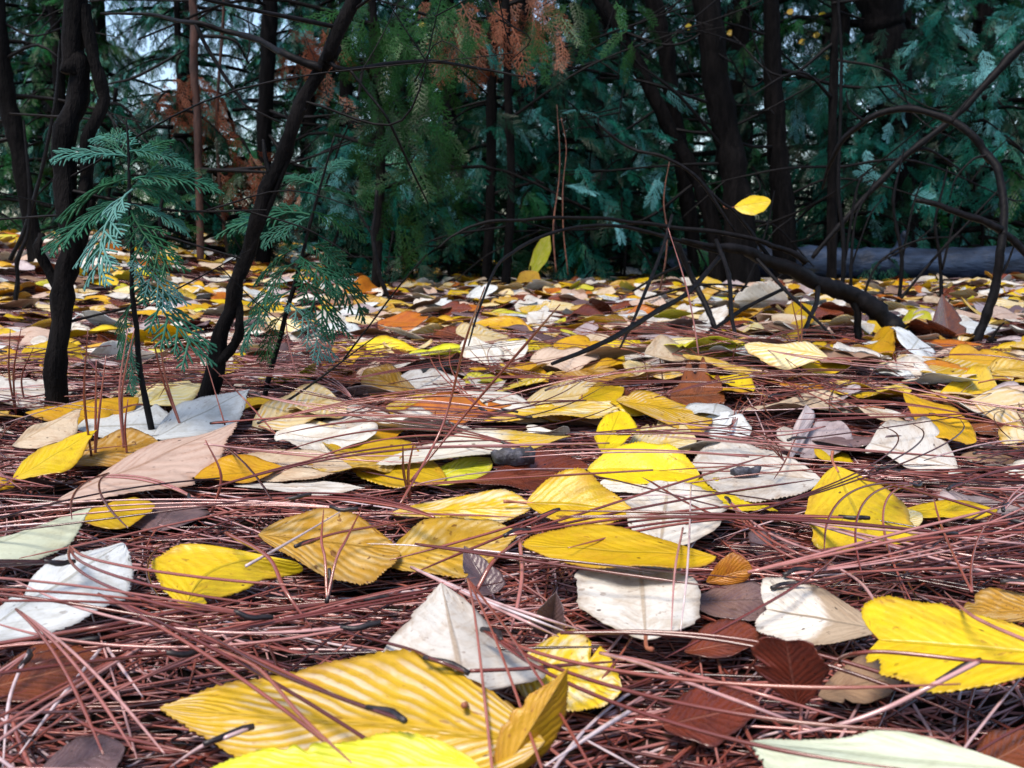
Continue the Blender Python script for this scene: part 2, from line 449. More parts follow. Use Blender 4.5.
def basis(d, up):
    d = d / np.linalg.norm(d)
    n = up - d * (up @ d); n = n / (np.linalg.norm(n) + 1e-9)
    return np.stack([d, np.cross(n, d), n], 0)      # rows: local x, y, z

def crown(seed, h, z0, rad, nb, nf=8, size=0.2, kit=FR, hang=0.55, trunk_r=0.04):
    """returns (crown mesh, trunk mesh with limbs) of a cedar of height h, boughs from z0 upward"""
    rg = np.random.default_rng(seed)
    cr, tk = Bag(), Bag()
    P = [[0, 0, -0.08]] + [[rg.normal(0, .03) * t, rg.normal(0, .03) * t, h * t] for t in (.25, .5, .75, 1)]
    tk.add(*tube(P, [trunk_r * 1.3, trunk_r, trunk_r * .75, trunk_r * .45, .006], 8, 8, .12, seed))
    for b in range(nb):
        z = z0 + (h * 0.97 - z0) * ((b + rg.uniform(0, 1)) / nb) ** 1.15
        a = b * 2.4 + rg.uniform(-.5, .5)
        L = rad * (1 - z / h) ** 0.7 * rg.uniform(0.65, 1.2) + 0.12
        out = np.array([math.cos(a), math.sin(a), 0])
        rise = rg.uniform(-.05, .35); drop = rg.uniform(.35, .8)
        def bp(t): return np.array([0, 0, z]) + out * L * t + np.array([0, 0, L * (rise * t - drop * t * t)])
        tk.add(*tube([bp(0), bp(.33), bp(.66), bp(1)], [.012 * L + .004, .008 * L + .003, .003, .0015], 4, 3, .1, b))
        sd_ = np.cross([0, 0, 1.0], out)
        for f in range(nf):
            t = 0.12 + 0.88 * (f + rg.uniform(0, 1)) / nf
            s = rg.choice([-1, 1])
            tang = bp(min(t + .05, 1)) - bp(t - .05); tang /= np.linalg.norm(tang)
            d = tang * rg.uniform(.3, 1) + sd_ * s * rg.uniform(.1, 1.0) + np.array([0, 0, -rg.uniform(0.05, hang)])
            up = np.array([0, 0, 1.0]) + rg.normal(0, .5, 3) + out * rg.uniform(-.1, .8)
            B = basis(d, up)
            Vt, Qt = kit[rg.integers(len(kit))]
            sc = size * rg.uniform(.6, 1.35)
            cr.add(Vt * sc @ B + bp(t), Qt, float(np.clip(rg.normal(.45, .22), 0, 1)))
    return cr.mesh('cedar_crown'), tk.mesh('cedar_trunk')

CR = [crown(100 + k, R.uniform(4.2, 5.4), 0.12, R.uniform(.85, 1.1), 62, 27, 0.09, hang=.4) for k in range(4)]
CRM = [crown(130 + k, R.uniform(5.5, 7), 0.15, R.uniform(1.2, 1.5), 80, 30, 0.115, FRC, hang=.4) for k in range(3)]
CRT = [crown(160 + k, 4.5, 1.25, 1.3, 34, 18, 0.10, FR, hang=.4) for k in range(2)]
BG = []        # things whose labels are made at the end: (object, description, pixel)

def cedar(x, y, kit, k, rz, sc, desc, group):
    z = float(gh(x, y))
    t = empty('cedar_tree', (x, y, z - .01)); t.rotation_euler = (0, 0, rz); t.scale = (sc, sc, sc)
    cm, tm = kit[k % len(kit)]
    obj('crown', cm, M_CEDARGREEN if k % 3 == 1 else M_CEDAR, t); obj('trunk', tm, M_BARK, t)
    tag(t, None, 'cedar', group)
    BG.append((t, desc, proj((x, y, z + .1))))
    return t

# front row, closing the clearing
front = [(-0.62, 3.9, .62), (-0.22, 3.5, .55), (0.05, 4.2, .8), (0.30, 3.75, .6), (1.30, 4.1, .8), (1.75, 3.9, .9), (2.3, 4.0, .9), (-2.3, 4.3, .8),
         (-1.35, 4.4, .62), (1.0, 4.6, .9), (-1.62, 3.7, .50), (-1.12, 3.5, .34), (-.9, 4.6, .6), (-1.95, 4.9, .85)]
for k, (x, y, sc) in enumerate(front):
    cedar(x, y, CR, k, k * 1.7, sc, 'low cedar with drooping blue-green sprays', 'cedars along the far edge of the clearing')
mid = [(-3.4, 5.6), (-2.6, 5.9), (-1.1, 5.6), (-.3, 5.2), (.45, 5.5), (1.2, 5.8), (2.0, 5.3), (2.9, 5.6), (3.6, 5.4), (.75, 6.7), (1.6, 7.0), (-.75, 7.0), (-2.05, 6.6), (-3.1, 7.0)]
for k, (x, y) in enumerate(mid):
    cedar(x, y, CR, k + 1, k * 2.1, R.uniform(.8, 1.15), 'dark cedar with layered boughs', 'cedars in the second row of the wood')
back = [(-5.2, 8.4), (-4.2, 9.2), (-1.5, 8.6), (-.4, 9.0), (.6, 8.5), (1.6, 9.3), (2.6, 8.6), (3.6, 8.9), (4.6, 8.4), (5.4, 9)]
for k, (x, y) in enumerate(back):
    cedar(x, y, CRM, k, k * 1.3, R.uniform(.8, 1.1), 'tall shadowy cedar deep in the wood', 'cedars deep in the wood')

# far wood: one mass
fb = Bag()
fr = np.random.default_rng(5)
cvs = []
FRF = [frond(s + 80, n1=5, n2=1, wid=0.03, droop=.4) for s in range(3)]
CRF = [crown(190 + k, 6.2, .15, 1.35, 60, 10, .2, FRF, hang=.4) for k in range(2)]
for cm, _ in CRF:
    v = np.empty(len(cm.vertices) * 3, np.float32); cm.vertices.foreach_get('co', v)
    q = np.empty(len(cm.loops), np.int32); cm.loops.foreach_get('vertex_index', q)
    cvs.append((v.reshape(-1, 3), q.reshape(-1, 4)))
k = 0
for y in (11.5, 14.5, 18.0, 22.0):
    for x in np.arange(-.66 * y, .66 * y, 1.0 if y < 17 else 1.2):
        v, q = cvs[k % 2]; k += 1
        a = fr.uniform(0, 6.28); s = fr.uniform(.8, 1.15) * ((0.40 if y < 12 else .33) if -.43 < x / y < -.26 else 1)
        c_, s_ = math.cos(a) * s, math.sin(a) * s
        M = np.array([[c_, -s_, 0], [s_, c_, 0], [0, 0, s]])
        fb.add(v @ M.T + [x + fr.uniform(-.4, .4), y + fr.uniform(-.8, .8), 0], q, fr.uniform(.25, .6))
tag(obj('far_wood', fb.mesh('far_wood'), M_CEDAR), 'mass of dark conifers filling the wood far behind', 'woodland', kind='stuff')

def traced_tree(pts, Yd, rpx, desc, cat='tree', crown_kit=CRT, crown_top=True, mat=None, name='forest_tree', rough=.10, split=None, bare=6):
    """a trunk through traced pixels (base first) standing at depth Yd, carried on upward out of the frame into a crown"""
    base = at(*pts[0]) if Yd is None else None
    Yd = base[1] if Yd is None else Yd
    W = [atd(px, py, Yd) for px, py in pts]
    g = float(gh(W[0][0], Yd)); 
    if Yd > 1.5: W[0][2] = g
    W[0] = W[0] - [0, 0, .03]
    rad = [r * Yd / F for r in rpx]
    d = W[-1] - W[-2]; d /= np.linalg.norm(d)
    top = W[-1] + d * .5
    W += [top, top + np.array([d[0] * .2, .1, 1.2]), top + np.array([d[0] * .3, .15, 2.4])]
    rad += [rad[-1] * .95, rad[-1] * .7, rad[-1] * .3]
    t = empty(name, W[0])
    b = Bag(); b.add(*tube(np.array(W) - W[0], rad, 10, 8, rough, int(pts[0][0])))
    for sp_, sr in (split or []):
        w2 = [atd(px, py, Yd) - W[0] for px, py in sp_]
        b.add(*tube(w2, [r * Yd / F for r in sr], 7, 6, rough, 3))
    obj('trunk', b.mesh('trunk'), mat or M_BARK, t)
    rb = np.random.default_rng(int(pts[0][0]))
    for kb in range(bare):
        i_ = rb.uniform(.35, len(pts) - .6); lo_ = int(i_); p0 = (np.array(W[lo_]) * (1 - i_ + lo_) + np.array(W[min(lo_ + 1, len(W) - 1)]) * (i_ - lo_)) - W[0]
        a_ = rb.uniform(-.9, .9) + (0 if rb.uniform() < .5 else np.pi); ln = rb.uniform(.12, .34) * Yd ** .6
        dr = np.array([math.cos(a_), -abs(math.sin(a_)) * .5, rb.uniform(-.35, .55)])
        p1 = p0 + dr * ln * .5 + rb.normal(0, .02 * Yd ** .5, 3); p2 = p0 + dr * ln + rb.normal(0, .04 * Yd ** .5, 3)
        rr_ = rb.uniform(1.2, 2.4) * Yd / F
        bb = Bag(); bb.add(*tube([p0, p1, p2], [rr_, rr_ * .7, rr_ * .3], 5, 6, .12, kb))
        for q_ in range(rb.integers(1, 4)):
            t_ = rb.uniform(.3, .9); s0 = p1 * (1 - t_) + p2 * t_; e_ = s0 + (dr + rb.normal(0, .6, 3)) * ln * .35
            bb.add(*tube([s0, (s0 + e_) / 2 + rb.normal(0, .008, 3), e_], [rr_ * .5, rr_ * .4, rr_ * .2], 5, 4, .12, q_))
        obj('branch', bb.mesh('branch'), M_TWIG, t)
    if crown_top:
        cm, _ = crown_kit[R.randrange(len(crown_kit))]
        c = obj('crown', cm, M_CEDAR, t, (0, 0, .4 if Yd > 1.5 else .6)); c.rotation_euler = (0, 0, R.uniform(0, 6))
        c.scale = (.55, .55, .9) if Yd < 1.5 else (.6, .6, 1)
        c.location.x, c.location.y = (top - W[0])[0], (top - W[0])[1]
    tag(t, desc, cat)
    return t

LMK = []       # landmarks used in labels: (phrase, px, py)
traced_tree([(745, 283), (738, 200), (722, 110), (705, 0)], 2.7, [16.72, 14.08, 13.2, 13.2], 'thick dark trunk curving gently up behind the hanging yellow leaf', 'tree')
LMK.append(('the thick curving trunk', 742, 262))
traced_tree([(788, 278), (783, 200), (776, 110), (770, 0)], 2.85, [12.75, 11.05, 9.35, 7.65], 'straight dark trunk standing close behind the thick curving trunk', 'tree')
traced_tree([(722, 272), (708, 210), (680, 150), (640, 70), (598, 0)], 2.75, [8.58, 7.8, 7.02, 7.02, 6.24], 'slim dark trunk leaning strongly away from the curving trunk', 'tree')
traced_tree([(700, 268), (676, 130), (664, 50), (652, 0)], 2.95, [7.48, 7.48, 8.16, 8.16], 'upright trunk with a bluish sheen crossed by the leaning slim trunk', 'tree')
traced_tree([(905, 268), (896, 130), (886, 40), (882, 0)], 3.2, [16, 17, 20, 22], 'broad black trunk rising behind the arched stem', 'tree')
traced_tree([(833, 270), (832, 130), (834, 60), (833, 0)], 2.6, [5, 4.5, 4, 3.5], 'thin black pole-like trunk rising beside the arched stem', 'sapling tree')
traced_tree([(262, 245), (265, 150), (268, 60), (270, 0)], 2.9, [7, 7, 7, 8], 'slim dark trunk upright behind the leaning sapling', 'tree')
traced_tree([(199, 240), (196, 130), (194, 60), (192, 0)], 2.6, [3.5, 3.5, 4, 4], 'thin reddish trunk among rust-coloured dead sprays', 'sapling tree', mat=M_BARKRED)
traced_tree([(35, 225), (22, 160), (6, 100), (-4, 0)], 2.1, [7, 8, 9, 9], 'black trunk leaning out of the picture behind the forked sapling', 'tree')
traced_tree([(505, 285), (512, 200), (508, 100), (505, 0)], 2.6, [5, 4, 4, 4], 'thin dark trunk hidden among the drooping cedar sprays', 'sapling tree')
traced_tree([(486, 285), (490, 200), (492, 60), (490, 0)], 2.7, [5, 5, 5, 5], 'second thin dark trunk among the cedar sprays, partly covered', 'sapling tree')

# the two near saplings
t = traced_tree([(46, 428), (60, 345), (64, 250), (66, 150), (72, 60), (76, 0)], None, [14.45, 10.2, 10.2, 11.05, 10.2, 10.2],
                'black forked sapling trunk rising from a mound of needles', 'sapling tree',
                split=[([(78, 225), (88, 150), (98, 80), (92, 0)], [7, 7, 6, 6]), ([(64, 300), (42, 255), (38, 235)], [6, 5, 3.5]), ([(78, 260), (90, 215), (101, 180)], [4, 4, 3])])
LMK.append(('the black forked sapling', 55, 385))
t = traced_tree([(200, 416), (215, 350), (236, 285), (262, 200), (296, 120), (330, 50), (356, 0)], None, [11.76, 8.4, 7.56, 7.56, 7.14, 6.72, 6.72],
                'dark leaning sapling trunk with bare side branches', 'sapling tree',
                split=[([(212, 370), (244, 330), (238, 290), (262, 225), (292, 150)], [6, 5, 3.5, 3, 2])])
LMK.append(('the dark leaning sapling', 206, 385))
LS = t
YS = t.location.y
def branch(parent, px, Yd, rpx, name='branch', mat=None, sides=6):
    w0 = np.array(parent.location)
    Ys = Yd if isinstance(Yd, (list, tuple)) else [Yd] * len(px)
    W = [atd(a, b, q) - w0 for (a, b), q in zip(px, Ys)]
    v, q = tube(W, [r * y / F for r, y in zip(rpx, Ys)], sides, 6, .12, int(px[0][0]))
    return obj(name, mesh(name, v, q, attr={'tint': np.full(len(v), .5)}), mat or M_TWIG, parent)
branch(LS, [(322, 68), (290, 55), (267, 43), (230, 30), (193, 22), (150, 14), (100, 13)], [YS, YS, YS + .02, YS + .05, YS + .05, YS + .1, YS + .1], [4.5, 3.6, 3.2, 2.8, 2.2, 1.6, 1])
branch(LS, [(196, 24), (206, 45), (233, 90), (248, 106), (280, 123)], [YS + .05] * 5, [2.2, 2, 1.8, 1.4, .8])
branch(LS, [(328, 60), (345, 70), (390, 64), (440, 62), (480, 68), (525, 76)], [YS, YS, YS + .03, YS + .06, YS + .1, YS + .1], [3, 2.5, 2.2, 2, 1.5, .8])
branch(LS, [(350, 70), (368, 95), (390, 122), (410, 165), (428, 203)], [YS, YS, YS, YS + .02, YS + .04], [1.6, 1.5, 1.5, 1.2, .7])
branch(LS, [(305, 108), (292, 120), (284, 108)], YS, [2.5, 1.8, 1])
branch(LS, [(270, 175), (264, 150), (262, 138)], YS, [3, 2, 1])

def hang_fronds(parent, name, mat, spots, Yd, size, kit, dirn=(0, -.15, -1), spread=.5, seed=0, up=(0, -1, .3), mul=1.0):
    """sprays grown from traced points, one part of PARENT"""
    rg = np.random.default_rng(seed); b = Bag(); w0 = np.array(parent.location)
    for px, py, n, s in spots:
        for _ in range(int(n * mul)):
            o = atd(px + rg.normal(0, 13), py + rg.normal(0, 13), Yd + rg.normal(0, .06 * Yd)) - w0
            d = np.array(dirn) + rg.normal(0, spread, 3)
            B = basis(d, np.array(up) + rg.normal(0, .5, 3))
            Vt, Qt = kit[rg.integers(len(kit))]
            b.add(Vt * size * s * rg.uniform(.7, 1.2) @ B + o, Qt, float(np.clip(rg.normal(.5, .25), 0, 1)))
    return obj(name, b.mesh(name), mat, parent)

def sprig(name, basepx, Yd, stem, rpx, label, cat='sapling', mat=None):
    Yd = Yd or at(*basepx)[1]
    W = [atd(a, b, Yd) for a, b in [basepx] + stem]
    t = empty(name, W[0])
    v, q = tube(np.array(W) - W[0] - [0, 0, .004], [r * Yd / F for r in rpx], 6, 6, .08, int(basepx[0]))
    obj('trunk', mesh('trunk', v, q), mat or M_TWIG, t)
    tag(t, label, cat)
    return t, Yd

def spray(parent, Yd, lst, mat, name='spray', size=None, seed=0, kit=FRN):
    """flat near sprays, each from pixel a to pixel b, leaning dy in depth"""
    rg = np.random.default_rng(seed); w0 = np.array(parent.location); b = Bag()
    for (ax_, ay, bx, by, dy, tw) in lst:
        a = atd(ax_, ay, Yd) - w0; e = atd(bx, by, Yd + dy) - w0
        d = e - a; L = np.linalg.norm(d)
        B = basis(d, np.array([tw, -.55, .8]) + rg.normal(0, .1, 3))
        Vt, Qt = kit[rg.integers(len(kit))]
        b.add(Vt * L @ B + a, Qt, float(np.clip(rg.normal(.55, .25), 0, 1)))
    return obj(name, b.mesh(name), mat, parent)

s1, y1 = sprig('cedar_sapling', (156, 446), None, [(142, 370), (133, 300), (130, 220), (129, 150), (126, 110)], [3.6, 3.1, 2.6, 2, 1.5, .8],
               'slender cedar sapling with a flat fan of blue-green sprays at its top')
spray(s1, y1, [(130, 158, 62, 138, -.02, 0), (129, 150, 190, 150, .02, .2), (131, 178, 215, 165, .03, .2), (130, 200, 40, 225, -.03, -.3), (130, 190, 75, 250, -.05, -.4),
               (130, 170, 110, 128, 0, 0), (130, 165, 160, 128, .02, 0), (131, 205, 190, 215, .02, .4), (131, 210, 165, 255, -.03, .3), (131, 228, 80, 235, .03, -.2),
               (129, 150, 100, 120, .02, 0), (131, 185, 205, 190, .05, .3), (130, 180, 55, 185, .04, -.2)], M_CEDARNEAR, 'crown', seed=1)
spray(s1, y1, [(132, 255, 175, 290, -.02, .5), (134, 275, 200, 330, -.03, .5), (135, 300, 105, 345, -.02, -.6), (133, 240, 168, 262, 0, .4), (137, 335, 116, 385, -.01, -.4)], M_CEDARNEAR, 'lower_spray', seed=2)
LMK.append(('the slender cedar sapling', 155, 440))
s2, y2 = sprig('cedar_sapling', (262, 402), None, [(276, 340), (292, 285), (305, 235), (318, 190), (335, 130)], [3.2, 2.8, 2.4, 2, 1.5, .8],
               'bushy little cedar sapling with drooping green sprays by the leaning trunk')
spray(s2, y2, [(303, 240, 362, 268, .02, .3), (300, 255, 378, 300, .03, .3), (296, 268, 345, 318, -.03, .4), (296, 262, 245, 300, -.02, -.4), (290, 290, 232, 328, -.02, -.4), (288, 300, 330, 345, -.02, .4),
               (300, 248, 250, 262, .02, -.3), (310, 215, 225, 204, .01, 0), (312, 210, 370, 225, .02, .2), (318, 190, 358, 185, .03, 0), (318, 190, 290, 160, .03, 0), (310, 218, 262, 228, -.02, -.2), (283, 315, 255, 352, -.02, -.4), (298, 255, 340, 275, -.03, .2), (320, 175, 345, 150, .02, 0)], M_CEDARNEAR, 'crown', seed=3)
LMK.append(('the bushy little sapling', 262, 398))
s3, y3 = sprig('green_sapling', (165, 262), 2.3, [(160, 215), (168, 170), (172, 140)], [2, 1.8, 1.4, 1], 'fresh green leafy sapling behind the slender cedar sapling')
spray(s3, y3, [(160, 205, 135, 190, 0, 0), (160, 205, 195, 195, 0, 0), (164, 185, 150, 150, 0, 0), (165, 180, 205, 170, 0, 0), (160, 220, 200, 228, 0, 0), (160, 220, 130, 230, 0, 0)], M_GREEN, 'crown', kit=FRH, seed=5)

# hanging foliage in mid distance
t = empty('drooping_conifer', (-.32, 2.35, float(gh(-.32, 2.35))))
v, q = tube([(0, 0, -.02), (.02, .02, .4), (.0, .03, .9), (.05, 0, 1.6)], [.012, .011, .009, .003], 6, 6, .1, 4)
b = Bag(); b.add(v, q)
for k in range(14):
    a = k * 2.4; z = .25 + .09 * k
    b.add(*tube([(0.02, .02, z), (.25 * math.cos(a), .02 + .25 * math.sin(a), z + .05), (.5 * math.cos(a), .5 * math.sin(a), z - .05)], [.005, .004, .002], 5, 4, .1, k))
obj('trunk', b.mesh('trunk'), M_BARK, t)
hang_fronds(t, 'crown', M_GREEN, [(385, 20, 10, 1), (410, 60, 10, 1), (440, 10, 10, 1), (470, 20, 8, 1), (395, 105, 10, 1), (375, 90, 8, 1), (440, 95, 8, 1), (415, 150, 9, 1), (365, 140, 6, .9), (450, 140, 5, .8),
                                  (400, 200, 7, .9), (430, 205, 6, .9), (365, 30, 8, 1), (545, 20, 6, .9), (575, 10, 6, .9), (620, 20, 5, .8)], 2.3, .11, FRH, seed=8, mul=1.5)
hang_fronds(t, 'dead_foliage', M_DEAD, [(470, 10, 10, 1), (500, 15, 12, 1.1), (530, 5, 10, 1), (440, 25, 5, .9), (555, 20, 5, .9)], 2.7, .13, FRH, seed=9, spread=.3, mul=1.2)
tag(t, 'conifer with long drooping green sprays and brown dead tips', 'conifer')
LMK.append(('the drooping conifer', 395, 275))
t = empty('dead_sapling', atd(228, 240, 2.9))
v, q = tube([(0, 0, -.1), (-.02, 0, .3), (.02, .0, .7), (0, 0, 1.1)], [.006, .005, .004, .002], 6, 5, .1, 4)
obj('trunk', mesh('trunk', v, q), M_BARKRED, t)
hang_fronds(t, 'dead_foliage', M_DEAD, [(178, 100, 9, .9), (215, 112, 7, .9), (238, 145, 7, .9), (205, 85, 6, .8), (165, 90, 4, .8), (305, 60, 8, 1), (320, 40, 7, 1), (250, 180, 6, .9), (285, 205, 4, .7), (240, 165, 4, .8)], 2.9, .10, FRH, seed=12, mul=1.5, dirn=(.3, -.1, -1), spread=.35)
tag(t, 'dead sapling hung with rust-coloured dry sprays', 'sapling')
LMK.append(('the rust-coloured dead sapling', 228, 245))
# a big bough of pale sprays on the log side
def bough_tree(x, y, trunkr, spots, label, Yd, size, seed, mat=M_CEDAR, dirn=(.2, -.3, -.3)):
    t = empty('cedar_tree', (x, y, float(gh(x, y))))
    v, q = tube([(0, 0, -.03), (.02, .01, .6), (0, .02, 1.4), (.02, 0, 2.6)], [trunkr, trunkr * .9, trunkr * .7, trunkr * .3], 8, 6, .1, 4)
    b = Bag(); b.add(v, q)
    w0 = np.array(t.location)
    for px, py, n, s in spots[::2]:
        e = atd(px, py, Yd) - w0
        b.add(*tube([(0, 0, max(.1, e[2] + .05)), e * .5 + np.array([0, 0, .5 * (e[2] + .12) - e[2] * .25 + .02]), e], [.006, .004, .002], 5, 4, .1, int(px)))
    obj('trunk', b.mesh('trunk'), M_BARK, t)
    hang_fronds(t, 'crown', mat, spots, Yd, size, FR, dirn=dirn, spread=.5, seed=seed, up=(0, -.4, 1), mul=5.0)
    tag(t, label, 'cedar')
bough_tree(1.28, 3.4, .016, [(870, 55, 8, 1), (905, 85, 8, 1), (850, 85, 8, 1), (935, 45, 8, 1), (800, 95, 8, 1), (960, 90, 8, 1), (900, 130, 7, 1), (1000, 60, 8, 1), (850, 150, 7, .9), (880, 185, 7, .9), (830, 60, 6, 1),
                             (990, 130, 6, 1), (1010, 190, 6, 1), (930, 180, 6, .9), (1020, 20, 6, 1), (940, 10, 6, 1)], 'cedar spreading pale-tipped boughs over the arched stem', 3.2, .085, 21, dirn=(-.3, -.4, -.35))
bough_tree(.02, 3.1, .012, [(480, 48, 6, 1), (520, 50, 7, 1), (560, 55, 7, 1), (600, 50, 7, 1), (640, 90, 6, 1), (585, 95, 7, 1), (540, 110, 7, 1), (500, 130, 7, 1), (620, 130, 7, 1), (560, 165, 7, 1), (600, 190, 6, .9), (520, 190, 6, .9), (640, 180, 6, .9), (480, 160, 6, 1), (470, 215, 5, .8)],
           'young cedar with pale flat sprays behind the arching twig', 3.0, .08, 22, dirn=(.4, -.4, -.35))
bough_tree(-.42, 3.0, .012, [(365, 175, 6, 1), (400, 185, 6, 1), (430, 170, 6, 1), (350, 215, 6, .9), (385, 225, 5, .9), (330, 190, 6, 1), (440, 210, 6, .9), (300, 210, 5, .9), (270, 215, 5, .8), (345, 140, 6, 1)],
           'small cedar with whitish fan sprays close to the ground', 2.9, .08, 23, dirn=(.1, -.5, -.3))

# seedlings closing the foot of the wood
SEED = [crown(400 + k, .42, .03, .17, 18, 6, 0.075, trunk_r=.004) for k in range(3)]
for k, (px, yd, sc) in enumerate(((352, 2.9, 1), (412, 3.1, 1.1), (452, 2.9, .8), (500, 3.1, 1.2), (538, 2.95, .8), (585, 3.1, 1.1), (622, 2.9, .8), (668, 3.15, 1.1), (838, 3.15, 1), (905, 3.3, 1.2), (975, 3.2, 1.2), (120, 2.7, .9), (182, 2.9, 1), (240, 3.0, 1))):
    x = (px - 512) / F * yd
    cedar(x, yd, SEED, k, k * 2.2, sc * 1.15, 'knee-high cedar seedling', 'cedar seedlings at the foot of the wood').name = 'cedar_seedling'

# ------------------------------------------------------------------ fallen log and dead wood
lg = empty('fallen_log', atd(850, 262, 2.97))
w0 = np.array(lg.location)
P = [np.array([x, y, z]) - w0 for x, y, z in ((.42, 3.02, .066), (.8, 2.98, .066), (1.1, 2.95, .062), (1.5, 2.93, .060), (2.1, 2.9, .065))]
v, q = tube(P, [.042, .045, .046, .048, .05], 16, 14, .07, 2)
obj('trunk', mesh('trunk', v, q), M_LOG, lg)
v, q = tube([P[2] + [0, -.03, .03], P[2] + [0.02, -.06, .09]], [.012, .008], 6, 3, .1); obj('branch_stub', mesh('branch_stub', v, q), M_LOG, lg)
tag(lg, 'bluish grey fallen log lying across the edge of the clearing', 'log')
LMK.append(('the fallen log', 870, 272))

def deadwood(name, label, cat, main, Yd, rpx, twigs, mat=M_TWIG, sides=8):
    Ys = Yd if isinstance(Yd, (list, tuple)) else [Yd] * len(main)
    W = [atd(a, b, y) for (a, b), y in zip(main, Ys)]
    t = empty(name, W[0])
    v, q = tube(np.array(W) - W[0], [r * y / F for r, y in zip(rpx, Ys)], sides, 7, .14, int(main[0][0]))
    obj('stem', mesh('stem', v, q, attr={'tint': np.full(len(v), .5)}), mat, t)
    for px, yd, rr in twigs: branch(t, px, yd, rr, 'twig', mat)
    tag(t, label, cat)
    return t
YB = at(915, 348)[1]
fbr = deadwood('fallen_branch', 'knobbly black fallen branch with many bare twigs, propped up at one end', 'branch',
         [(922, 350), (905, 338), (880, 315), (858, 298), (825, 285), (790, 268), (756, 254), (715, 248), (680, 240)],
         [YB, YB, YB, YB, YB - .02, YB - .04, YB - .06, YB - .08, YB - .1], [13, 11.5, 10.5, 9.5, 8.5, 7.5, 6, 3.6, 1.6],
         [([(806, 262), (785, 250), (760, 240), (690, 230), (640, 222), (600, 217), (540, 218), (490, 222), (455, 234), (438, 248)], [YB - .04, YB - .05, YB - .06, YB - .07, YB - .08, YB - .1, YB - .12, YB - .14, YB - .15, YB - .16], [3.4, 3, 2.6, 2.4, 2.2, 2, 1.9, 1.7, 1.3, .8]),
          ([(720, 252), (660, 234), (620, 226), (570, 228), (525, 245), (498, 268), (480, 310), (468, 345)], [YB - .08, YB - .1, YB - .12, YB - .15, YB - .2, YB - .28, YB - .4, YB - .5], [2.4, 2.2, 2, 1.8, 1.8, 1.6, 1.3, .8]),
          ([(722, 254), (690, 288), (645, 318), (600, 343), (553, 364)], [YB - .08, YB - .18, YB - .32, YB - .45, YB - .55], [2.6, 2.8, 3, 3, 2]),
          ([(716, 240), (728, 275), (733, 320), (736, 354)], [YB - .08, YB - .15, YB - .25, YB - .3], [2, 2.4, 2.2, 1.8]),
          ([(752, 254), (785, 288), (812, 315), (840, 345)], [YB - .06, YB - .1, YB - .15, YB - .2], [2.2, 2, 1.6, 1]),
          ([(818, 286), (812, 312), (800, 338), (772, 358)], [YB - .03, YB - .08, YB - .15, YB - .22], [2.6, 2.6, 2.2, 1.4]),
          ([(785, 288), (740, 312), (712, 330), (676, 352)], [YB - .03, YB - .1, YB - .16, YB - .22], [2.2, 2.2, 1.8, 1]),
          ([(672, 215), (662, 250), (640, 305), (621, 348)], [YB - .1, YB - .15, YB - .25, YB - .33], [1.4, 1.8, 1.8, 1.3]),
          ([(676, 240), (692, 275), (706, 305), (714, 328)], [YB + .1, YB + .1, YB + .08, YB + .05], [3, 3.2, 3, 2.4]),
          ([(690, 262), (660, 275), (632, 291)], [YB + .1, YB + .15, YB + .15], [1.6, 1.5, 1]),
          ([(850, 296), (858, 318), (862, 350)], [YB, YB, YB], [4, 4, 3]),
          ([(735, 232), (700, 180), (665, 158), (632, 150), (602, 128), (598, 118)], [YB - .06, YB - .06, YB - .06, YB - .05, YB - .05, YB - .05], [1.2, 1.8, 1.8, 1.6, 1.2, .8]),
          ([(770, 258), (752, 232), (735, 212), (718, 200), (690, 170)], [YB - .05, YB - .05, YB - .05, YB - .05, YB - .05], [2, 2, 1.8, 1.5, 1])])
LMK.append(('the foot of the fallen branch', 915, 345))
YA = at(972, 353)[1]
deadwood('arched_stem', 'bare dark stem bent over into a tall arch', 'stem',
         [(968, 356), (982, 325), (994, 285), (1001, 240), (1001, 190), (986, 152), (952, 122), (905, 111), (865, 122), (836, 152), (822, 190)],
         [YA, YA, YA, YA, YA + .02, YA + .04, YA + .06, YA + .1, YA + .12, YA + .15, YA + .18], [5.4, 4.9, 4.5, 4.2, 3.7, 3.9, 3.5, 3.3, 2.8, 2.3, 1.2],
         [([(952, 122), (962, 108), (975, 92)], [YA + .06] * 3, [1.5, 1.1, .6]), ([(865, 122), (850, 108), (846, 90)], [YA + .12] * 3, [1.3, 1, .5]), ([(994, 285), (1008, 262), (1016, 238)], [YA] * 3, [1.6, 1.2, .6]), ([(988, 155), (972, 160), (955, 178), (950, 200)], [YA + .04] * 4, [1.5, 1.2, .9, .5]),
          ([(1001, 230), (970, 214), (940, 205), (915, 200)], [YA, YA, YA, YA], [4, 3.5, 3, 2]),
          ([(1001, 232), (1020, 245), (1040, 275)], [YA, YA, YA], [4, 3.6, 2])])
LMK.append(('the foot of the arched stem', 970, 352))
YC = 2.1
deadwood('dead_branch', 'straight dead branch slanting down behind the arched stem', 'branch',
         [(812, 258), (838, 228), (872, 190), (905, 155), (945, 125), (985, 85), (1040, 30)], YC, [2, 2.6, 3, 3.2, 3.4, 3.8, 4.4], [([(905, 155), (930, 150), (960, 170)], YC, [2, 1.6, 1])])
deadwood('leaning_twig', 'short curved twig hooped over the litter by the arched stem', 'twig',
         [(892, 330), (882, 310), (866, 295), (845, 290), (826, 292)], at(892, 332)[1], [1.6, 2, 2.2, 2, 1.2], [], sides=6)
